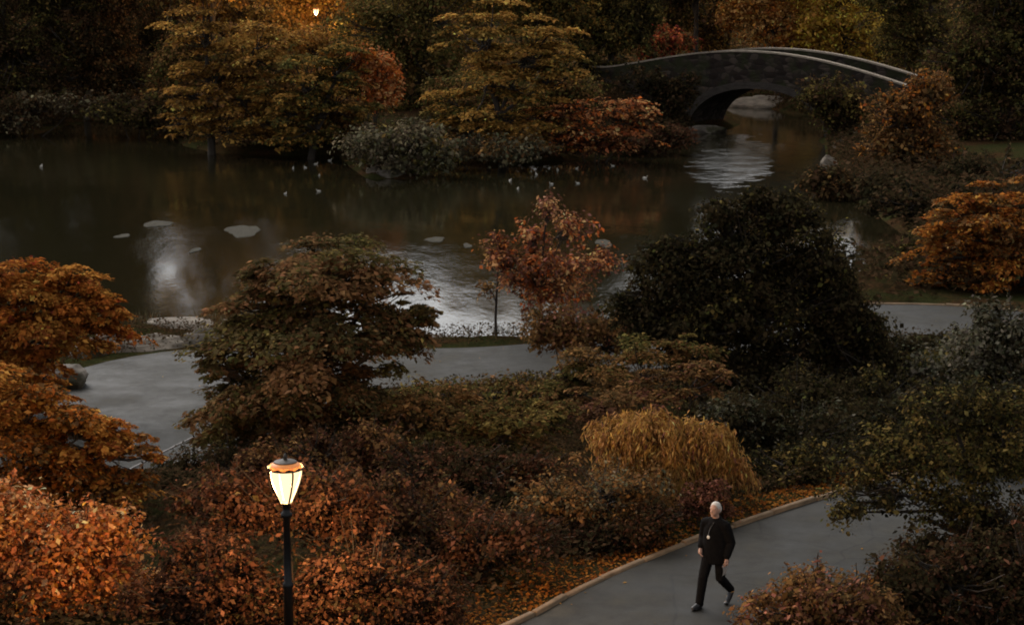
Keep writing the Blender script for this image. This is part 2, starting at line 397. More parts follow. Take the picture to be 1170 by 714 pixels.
def crown_mesh(name, lobes, pal, leaf, style, dens, seed, floor, pal2=None, mix2=0., aspect=.62, cut=None):
    """lobes: (centre, (rx, ry, rz)) about the plant's base; leaves sit in clumps on twigs through each lobe's volume"""
    r = np.random.default_rng(seed); allV = []; allC = []; tips = []; nl_extra = True
    P1 = np.array(PAL[pal]); P2 = np.array(PAL[pal2]) if pal2 else P1
    for li, (c, rad, lp) in enumerate(lobes):
        P1 = np.array(PAL[lp or pal]); c = np.array(c, float); rad = np.array(rad, float)
        area = math.pi * rad[0] * rad[2]
        n = int(dens * 6.0 * area / (leaf * leaf * aspect * .5))
        if style == 'weep':
            per = 26; ns = max(8, n // per)
            nt_ = 15; td = unit(r.normal(size=(nt_, 3)) * [1, 1, .8]); td[:, 2] = np.abs(td[:, 2]) * .9 + .1; td = unit(td)
            tf = r.uniform(.45, 1.0, nt_); ti = r.integers(0, nt_, ns)
            d = unit(td[ti] + r.normal(size=(ns, 3)) * .22); d[:, 2] = np.abs(d[:, 2])
            st = c + d * rad * (tf[ti] * r.uniform(.9, 1.05, ns))[:, None] * np.array([.85, .85, 1])
            out = d * [1, 1, 0]; t = np.linspace(0, 1, per)[None, :, None]
            ln = r.uniform(.25, .8, (ns, 1, 1)) * rad[2]
            pts = st[:, None] + out[:, None] * t * ln * .95 + np.array([0, 0, 1.]) * (t * (1 - t)) * ln * .5 - np.array([0, 0, 1]) * (t ** 1.7) * ln * 1.15
            pts = pts + r.normal(size=pts.shape) * leaf * .5 + r.normal(size=(ns, 1, 3)) * t * ln * .16
            dirs = unit(out[:, None] * .5 * (1 - t) + np.array([0, 0, -1.]) * (.25 + t) + r.normal(size=pts.shape) * .3)
            Cn = pts.reshape(-1, 3); D = dirs.reshape(-1, 3)
            Nn = unit(np.repeat(d, per, 0) * .7 + [0, 0, .5] + r.normal(size=Cn.shape) * .45)
            Nn = unit(Nn - D * (Nn * D).sum(1, keepdims=True))
            ck = np.repeat(r.uniform(size=ns), per); tips += list(st[:: max(1, ns // 14)])
        else:
            rm = float(rad.mean())
            if style == 'layer':
                nc = int((15 + 5 * r.uniform()) * (2.1 if leaf > .14 else 1.15)); per = max(20, n // nc); cr0 = (.27 if leaf > .14 else .33) * rad[0]
            else:
                per = {'bush': 70, 'airy': 26}[style]; nc = max(12, n // per); cr0 = {'bush': 4.3, 'airy': 3.0}[style] * leaf
            d = unit(r.normal(size=(nc * 2, 3)) * [1, 1, .95])
            keep = (d[:, 2] > -.35) | (r.uniform(size=len(d)) < .3)
            d = d[keep][:nc]; nc = len(d)
            f = np.where(r.uniform(size=nc) < .72, r.uniform(.7, 1.0, nc), r.uniform(.15, .7, nc))
            f = f * (.90 + .26 * vnoise(d, 2.3, seed + li) * 1.25 + .14 * vnoise(d, 6, seed + li + 50))
            f = np.where(r.uniform(size=nc) < .10, f * 1.25, f)          # stray sprigs
            cc = c + d * rad * np.clip(f, .1, 1.35)[:, None]
            if style == 'layer':      # boughs carry their leaves in shelves
                sh = rad[2] * .42
                lev = np.round(cc[:, 2] / sh + vnoise(cc, .8 / max(rad[0], .3), seed + 7) * .4)
                cc[:, 2] = lev * sh + r.normal(size=nc) * sh * .12
            gap = vnoise(cc / rm, 3.0, seed + 11 + li)
            ok = gap > (cut if cut is not None else {'bush': -.5 if leaf > .14 else -.25, 'layer': -.75, 'airy': -.1}[style])
            cc, d = cc[ok], d[ok]; nc = len(cc)
            if nc == 0: continue
            cr = cr0 * r.uniform(.6, 1.4, nc)
            if style == 'layer':
                rho = np.sqrt(r.uniform(size=(nc, per))); phi = r.uniform(0, 6.283, (nc, per))
                el = 1 + .35 * np.sin(phi * 2 + r.uniform(0, 6, (nc, 1))) + .22 * np.sin(phi * 5 + r.uniform(0, 6, (nc, 1)))
                g = np.stack([rho * el * np.cos(phi), rho * el * np.sin(phi), r.normal(size=(nc, per)) * .075 - .28 * rho ** 2], -1)
                g[..., 2] += (d[:, None, 0] * g[..., 0] + d[:, None, 1] * g[..., 1]) * -.22
                loc = g * [.35, .35, .35]
            else:
                g = unit(r.normal(size=(nc, per, 3))) * (r.uniform(size=(nc, per, 1)) ** .5) * r.uniform(.7, 1.15, (nc, per, 1))
                g[..., 2] = g[..., 2] * .7 - .18 * (g[..., 0] ** 2 + g[..., 1] ** 2)
                loc = g
            Cn = (cc[:, None] + g * cr[:, None, None]).reshape(-1, 3)
            dd = np.repeat(d, per, 0)
            upw = {'bush': .6, 'layer': 1.3, 'airy': .8}[style]
            Nn = unit(dd * .3 + loc.reshape(-1, 3) * .75 + np.array([0, 0, upw]) + r.normal(size=Cn.shape) * .42)
            D = unit(unit(g.reshape(-1, 3)) * .9 + r.normal(size=Cn.shape) * .6 + [0, 0, -.25])
            D = unit(D - Nn * (D * Nn).sum(1, keepdims=True))
            ck = np.repeat(np.clip(r.uniform(size=nc) * .7 + .3 * (vnoise(cc, 1.2 / max(rad[0], .3), seed + 3) * .5 + .5), 0, .999), per)
            tips += list(cc[:: max(1, nc // 16)])
        if style == 'bush' and nl_extra:        # long shoots that break the outline
            ns = int(20 + 8 * r.uniform()); ds = unit(r.normal(size=(ns, 3)) * [1, 1, .8] + [0, 0, .55])
            p0 = c + ds * rad * .7; p1 = c + ds * rad * r.uniform(.95, 1.12, (ns, 1)) + unit(ds + [0, 0, .5]) * rad.mean() * r.uniform(.05, .32, (ns, 1))
            pk = 18; t = np.linspace(.15, 1, pk)[None, :, None]
            cs = (p0[:, None] * (1 - t) + p1[:, None] * t + np.array([0, 0, -1.]) * t ** 2 * leaf * .8 + r.normal(size=(ns, pk, 3)) * leaf * .45).reshape(-1, 3)
            Ns = unit(r.normal(size=cs.shape) * .6 + [0, 0, 1]); Ds = unit(np.repeat(ds, pk, 0) + r.normal(size=cs.shape) * .8); Ds = unit(Ds - Ns * (Ds * Ns).sum(1, keepdims=True))
            Cn = np.concatenate([Cn, cs]); Nn = np.concatenate([Nn, Ns]); D = np.concatenate([D, Ds]); ck = np.concatenate([ck, np.repeat(r.uniform(size=ns) * .99, pk)])
            tips += list(p1)
        ok = Cn[:, 2] > floor(Cn) + .03
        Cn, D, Nn, ck = Cn[ok], D[ok], Nn[ok], ck[ok]; nl = len(Cn)
        if nl == 0: continue
        L = leaf * np.clip(np.exp(r.normal(size=nl) * .32 - .05), .45, 1.9)
        allV.append(leaf_arrays(Cn, D, Nn, L, L * aspect * r.uniform(.8, 1.2, nl), .08))
        idx = np.clip(((ck * .75 + r.uniform(size=nl) * .25) * len(P1)).astype(int), 0, len(P1) - 1)
        col = P1[idx]
        if pal2:
            use2 = (ck * .6 + r.uniform(size=nl) * .4) < mix2
            i2 = np.clip((r.uniform(size=nl) * len(P2)).astype(int), 0, len(P2) - 1)
            col = np.where(use2[:, None], P2[i2], col)
        col = np.clip(col * np.clip(np.exp(r.normal(size=(nl, 1)) * .42 - .1), .35, 2.4) * r.uniform(.92, 1.08, (nl, 3)), 0, .7)
        allC.append(np.repeat(col, 4, 0))
    V = np.concatenate(allV); Cc = np.concatenate(allC)
    return np_mesh(name, V, np.arange(len(V)).reshape(-1, 4), Cc), tips

def plant(name, label, cat, Y, lobes, pal, leaf=.09, style='bush', dens=1.0, seed=1, base=None, group=None, pal2=None, mix2=0., tree=False, trunk=.07, deep=1.0, stems=4, aspect=.62, cut=None):
    """lobes are (px, py, rx, ry[, dY]) read off the photograph at distance Y; each becomes a rounded volume of its real size"""
    r = random.Random(seed)
    bx = base if base is not None else sum(l[0] for l in lobes) / len(lobes)
    X0 = at(bx, 500, Y)[0]; z0 = tz(X0, Y)
    B = np.array([X0, Y, z0]); L3 = []
    for l in lobes:
        dY = l[4] if len(l) > 4 else 0
        c = at(l[0], l[1], Y + dY); k = mper(Y + dY)
        L3.append((c - B, (l[2] * k, l[2] * k * .9 * deep, l[3] * k), l[5] if len(l) > 5 else None))
    root = empty(name, tuple(B))
    tag(root, label, cat, group)
    def floor(P): return terrain(P[:, :2] + B[:2]) - z0
    me, tips = crown_mesh('crown' if tree else 'foliage', L3, pal, leaf, style, dens, seed, floor, pal2, mix2, aspect, cut)
    link('crown' if tree else 'foliage', me, M_LEAF, root)
    T = Tubes(); rr = np.random.default_rng(seed)
    hub = np.array([0, 0, max(.25, min(c[2] for c, _, _ in L3) * .55)])
    if tree:
        top = max(L3, key=lambda q: q[0][2])[0]
        mid = np.array([top[0] * .3, top[1] * .3, max(.4, top[2] * .45)]); hub = mid
        T.add([(0, 0, -.15), mid * .5 + [rr.normal() * .04, 0, 0], mid, (mid + top) / 2 + rr.normal(size=3) * .06, top], [trunk * 1.3, trunk, trunk * .85, trunk * .6, trunk * .3], 8)
        for c, rd, _ in L3:
            if c is top: continue
            T.add([mid * .85, (mid + c) / 2 + [0, 0, -.05 * np.linalg.norm(c - mid)], c], [trunk * .6, trunk * .42, trunk * .2], 6)
    else:
        for s in range(stems):
            a = s / stems * 6.28 + rr.uniform(); c, rd, _ = L3[s % len(L3)]
            T.add([(.12 * math.cos(a), .12 * math.sin(a), -.1), c * .55 + rr.normal(size=3) * .08 * rd[0], c + rr.normal(size=3) * .25 * rd[0]], [trunk * .5, trunk * .35, trunk * .15], 6)
    for tpt in tips:
        c, rd, _ = min(L3, key=lambda q: np.linalg.norm((tpt - q[0]) / np.array(q[1])))
        st = c * .8 + hub * .2 + rr.normal(size=3) * .1 * rd[0]
        mdl = (st + tpt) / 2 + np.array([0, 0, -.08]) * np.linalg.norm(tpt - st)
        T.add([st, mdl, tpt], [trunk * .26, trunk * .18, trunk * .08], 4)
    link('trunk' if tree else 'stems', T.mesh('wood'), M_BARK, root)
    return root

SH, TR = 'shrub', 'tree'
# --- foreground and middle distance
plant('maple_tree', 'orange leaved tree at the left edge, above the pale lamplit bush', TR, 34, [(30, 500, 80, 60), (105, 490, 55, 45), (-30, 470, 80, 60), (90, 545, 70, 40), (140, 515, 36, 30), (10, 570, 80, 50), (60, 540, 80, 50), (120, 555, 50, 34), (30, 455, 60, 30)], 'orange', .10, 'layer', 1.3, 11, base=10, pal2='brown', mix2=.35, tree=True, cut=-1.2)
plant('lamplit_shrub', 'pale orange bush lit by the near lamp in the bottom left corner', SH, 28.6, [(40, 650, 85, 75), (115, 620, 52, 50), (120, 680, 58, 52), (-40, 620, 80, 80), (55, 720, 95, 60), (-10, 590, 60, 40)], 'lamplit_peach', .085, 'bush', 1.1, 12, pal2='orange', mix2=.35)
plant('maple_tree', 'bright orange domed tree by the pond at the left edge', TR, 51, [(20, 330, 70, 48), (90, 345, 48, 38), (-45, 345, 65, 60), (60, 385, 60, 34), (122, 358, 32, 18), (0, 410, 60, 36), (40, 440, 50, 34), (40, 360, 70, 40), (85, 330, 44, 30)], 'orange', .13, 'layer', 1.3, 13, base=-5, pal2='red', mix2=.2, tree=True, trunk=.1, cut=-1.2)
plant('layered_tree', 'dark olive tree with shelving boughs, left of centre by the pond', TR, 40.5, [(375, 305, 88, 34), (310, 325, 40, 24), (430, 320, 40, 28), (370, 360, 125, 42), (300, 385, 70, 32), (445, 385, 55, 32), (330, 430, 105, 44), (420, 440, 75, 40), (270, 470, 62, 38), (345, 490, 90, 42), (300, 350, 60, 40), (380, 400, 100, 50), (470, 360, 36, 22), (250, 425, 40, 26)], 'layer', .115, 'layer', 1.5, 14, base=350, pal2='olive', mix2=.35, tree=True, trunk=.11, cut=-1.3)
plant('small_maple', 'small red orange maple with a thin trunk standing at the pond edge', TR, 62, [(625, 240, 9, 20, -.3, 'pale_peach'), (645, 262, 34, 16), (606, 268, 20, 12), (575, 300, 26, 16), (668, 302, 44, 15), (622, 300, 40, 22), (692, 292, 20, 10), (566, 278, 12, 12), (630, 335, 46, 20), (590, 320, 24, 14)], 'ember', .13, 'airy', 1.0, 15, base=618, pal2='pink', mix2=.5, tree=True, trunk=.07)
plant('sapling', 'spindly sapling with a bare thin trunk against the bright water', TR, 62.5, [(568, 290, 20, 26), (560, 330, 12, 18)], 'brown', .13, 'airy', .9, 16, base=567, tree=True, trunk=.045)
plant('dark_tree', 'large blackish green tree right of centre, hiding the near shore', TR, 50, [(850, 285, 70, 42), (780, 322, 55, 40), (925, 300, 50, 46), (860, 350, 95, 55), (745, 372, 42, 34), (960, 385, 50, 55), (850, 430, 100, 50), (895, 245, 42, 26), (965, 440, 50, 42), (800, 390, 60, 45), (945, 340, 40, 36), (826, 246, 26, 16), (720, 350, 26, 16), (985, 372, 22, 16), (870, 226, 20, 12), (765, 290, 24, 16), (1005, 420, 30, 26)], 'dark', .12, 'bush', 1.25, 17, base=860, pal2='olive', mix2=.22, tree=True, trunk=.14, cut=-.7)
plant('rusty_tree', 'rusty orange spreading tree at the right edge beside the walk', TR, 72, [(1125, 250, 60, 36), (1100, 270, 50, 40), (1150, 280, 60, 40), (1180, 240, 50, 50), (1090, 290, 50, 26), (1140, 305, 60, 28), (1060, 318, 34, 16), (1200, 320, 60, 40), (1110, 330, 40, 16)], 'brown', .15, 'layer', 1.0, 18, base=1160, pal2='orange', mix2=.55, tree=True, trunk=.11)
plant('round_shrub', 'low olive shrub on the shore between bright water and orange tree', SH, 79, [(1048, 288, 30, 18), (1066, 300, 30, 20), (1030, 306, 22, 12)], 'olive', .15, 'bush', 1, 19, pal2='dark', mix2=.4)
for i, (lab, Y, lob, pal, p2, mx, lf, st) in enumerate([
    ('dusky red shrub directly behind the lit lamp', 28.6, [(330, 575, 75, 50), (260, 580, 60, 45), (395, 590, 55, 45)], 'maroon', 'brown', .2, .08, 'bush'),
    ('dark red shrub on the ground right of the lamp post', 27.3, [(420, 665, 75, 60), (370, 690, 55, 50), (480, 690, 60, 50)], 'maroon', 'darkbrown', .3, .075, 'bush'),
    ('dark red shrub left of the lamp post, against the pale orange bush', 27.3, [(240, 660, 65, 60), (190, 690, 55, 50), (280, 700, 60, 45)], 'maroon', 'darkbrown', .25, .075, 'bush'),
    ('blackish shrub under the railing at the left', 38, [(225, 545, 55, 32), (190, 570, 50, 34), (270, 540, 45, 34), (165, 590, 40, 30)], 'dark', 'darkbrown', .5, .085, 'bush'),
    ('reddish shrub between the lamp and the weeping golden shrub', 31.5, [(470, 590, 70, 45), (530, 610, 60, 45), (420, 580, 50, 40)], 'maroon', 'brown', .4, .08, 'bush'),
    ('low wine red shrub on the bank by the bottom end of the kerb', 30.2, [(545, 622, 62, 40), (500, 650, 50, 45), (600, 612, 48, 30)], 'maroon', 'darkbrown', .4, .075, 'bush'),
    ('brown shrub behind the lamp, below the shelving tree', 36, [(370, 525, 65, 34), (310, 535, 55, 32), (430, 520, 55, 36)], 'brown', 'maroon', .5, .085, 'bush'),
    ('russet shrub just right of the shelving tree', 40, [(480, 470, 65, 30), (430, 480, 50, 28), (520, 485, 45, 28)], 'brown', 'olive', .4, .10, 'layer'),
    ('olive brown shrub below the paved gap in the middle', 38.5, [(570, 490, 62, 34), (620, 480, 45, 34), (530, 505, 50, 32)], 'olive', 'brown', .45, .09, 'layer'),
    ('dark shrub in the dip left of the weeping golden shrub', 35, [(540, 545, 70, 34), (600, 550, 55, 34), (480, 540, 50, 32)], 'darkbrown', 'maroon', .5, .085, 'bush'),
    ('greyish brown shrub spilling towards the kerb left of the walking man', 32.5, [(690, 565, 55, 36), (640, 580, 50, 36), (730, 580, 42, 32)], 'brown', 'grey', .4, .075, 'bush'),
    ('small dark shrub hugging the kerb beside the walking man', 31.8, [(700, 610, 45, 26), (745, 600, 35, 24), (655, 622, 45, 26)], 'darkbrown', 'maroon', .45, .07, 'bush'),
    ('brown shrub under the small red maple', 52, [(660, 385, 45, 28), (625, 375, 30, 26), (700, 390, 40, 28)], 'brown', 'pink', .3, .12, 'bush'),
    ('mossy brown shrub between red maple and blackish tree', 47, [(690, 430, 62, 30), (740, 420, 50, 34), (645, 440, 40, 26), (790, 405, 36, 26)], 'brown', 'olive', .5, .11, 'layer'),
    ('low olive shrub along the near side of the paved gap in the middle', 50.5, [(500, 454, 50, 15), (560, 452, 50, 15), (610, 448, 40, 18)], 'olive', 'brown', .5, .11, 'bush'),
    ('low blackish shrub skirting the near edge of the right hand walk', 57, [(1005, 398, 34, 16), (1055, 402, 40, 15), (1105, 394, 40, 18)], 'dark', 'painted_glint', .3, .12, 'bush'),
    ('rusty shrub above the weeping golden shrub', 43, [(740, 450, 55, 24), (690, 460, 45, 24), (800, 440, 40, 28)], 'pink', 'brown', .6, .10, 'layer'),
    ('dark green shrub right of the weeping golden shrub', 38, [(880, 505, 50, 34), (930, 500, 50, 38), (840, 480, 40, 30)], 'dark', 'painted_glint', .4, .085, 'bush'),
    ('dim green shrub lining the far kerb behind the man', 36.2, [(890, 540, 50, 24), (850, 545, 35, 26), (940, 530, 45, 28)], 'olive', 'dark', .6, .075, 'bush'),
    ('blackish green shrub in the shade below the big dark tree', 44, [(900, 455, 60, 34), (960, 470, 60, 34), (1010, 455, 50, 36)], 'dark', 'olive', .25, .10, 'bush'),
    ('leafy dark shrub with painted pale leaf glints in front of the right hand walk', 50, [(1080, 425, 55, 28), (1030, 430, 50, 26), (1120, 415, 50, 34)], 'painted_glint', 'olive', .4, .10, 'bush'),
    ('tall dark shrub with pale glints painted on its leaves at the right edge', 45, [(1150, 390, 50, 50), (1190, 420, 60, 60), (1125, 440, 50, 34)], 'painted_glint', 'dark', .4, .11, 'bush'),
    ('dull olive shrub right of centre under the walk', 40, [(1050, 480, 60, 30), (1100, 475, 60, 36), (1165, 480, 60, 40), (995, 490, 45, 28)], 'dark', 'painted_glint', .3, .09, 'bush'),
    ('brownish shrub above the airy tree at the right edge', 37, [(1130, 530, 55, 36), (1180, 540, 60, 50), (1080, 520, 45, 32)], 'darkbrown', 'olive', .5, .085, 'bush'),
    ('rusty orange bush at the bottom edge in front of the walk', 26.6, [(935, 690, 62, 44), (890, 710, 45, 34), (985, 700, 50, 46), (930, 740, 70, 40)], 'brown', 'pink', .4, .075, 'bush'),
    ('blackish red shrub filling the bottom right corner', 27.4, [(1085, 660, 75, 55), (1150, 670, 70, 60), (1040, 690, 50, 50), (1190, 640, 60, 60)], 'darkbrown', 'maroon', .35, .08, 'bush'),
    ('dark shrub beside the walk under the airy branch', 30.6, [(1110, 610, 45, 34), (1060, 635, 36, 26), (1160, 610, 55, 40)], 'dark', 'darkbrown', .5, .08, 'bush'),
]):
    plant('shrub', lab, SH, Y, lob, pal, lf, st, 1.0, 40 + i, pal2=p2, mix2=mx)
plant('weeping_shrub', 'golden weeping shrub with trailing foliage behind the walking man', SH, 34.5, [(735, 498, 54, 32), (700, 502, 32, 24), (805, 505, 34, 28), (765, 520, 50, 34), (770, 555, 56, 36), (825, 540, 28, 30), (720, 535, 40, 28)], 'gold', .11, 'weep', 1.0, 31, pal2='pink', mix2=.18, aspect=.22, trunk=.06)
plant('airy_tree', 'airy olive tree leaning over the walk at the right', TR, 30.5, [(1000, 560, 55, 30), (1040, 515, 80, 40), (955, 585, 30, 22), (1120, 535, 75, 44), (1040, 570, 60, 24), (1160, 480, 65, 52), (1100, 585, 45, 22), (1085, 465, 60, 30), (980, 525, 40, 24)], 'olive', .07, 'airy', .85, 32, base=1125, pal2='dark', mix2=.5, tree=True, trunk=.06)
plant('sprig_shrub', 'little reddish shrub on the kerb right behind the man', SH, 33, [(808, 565, 20, 20), (826, 585, 16, 12), (788, 580, 16, 16)], 'pink', .06, 'airy', 1.6, 33, pal2='maroon', mix2=.4, trunk=.03)

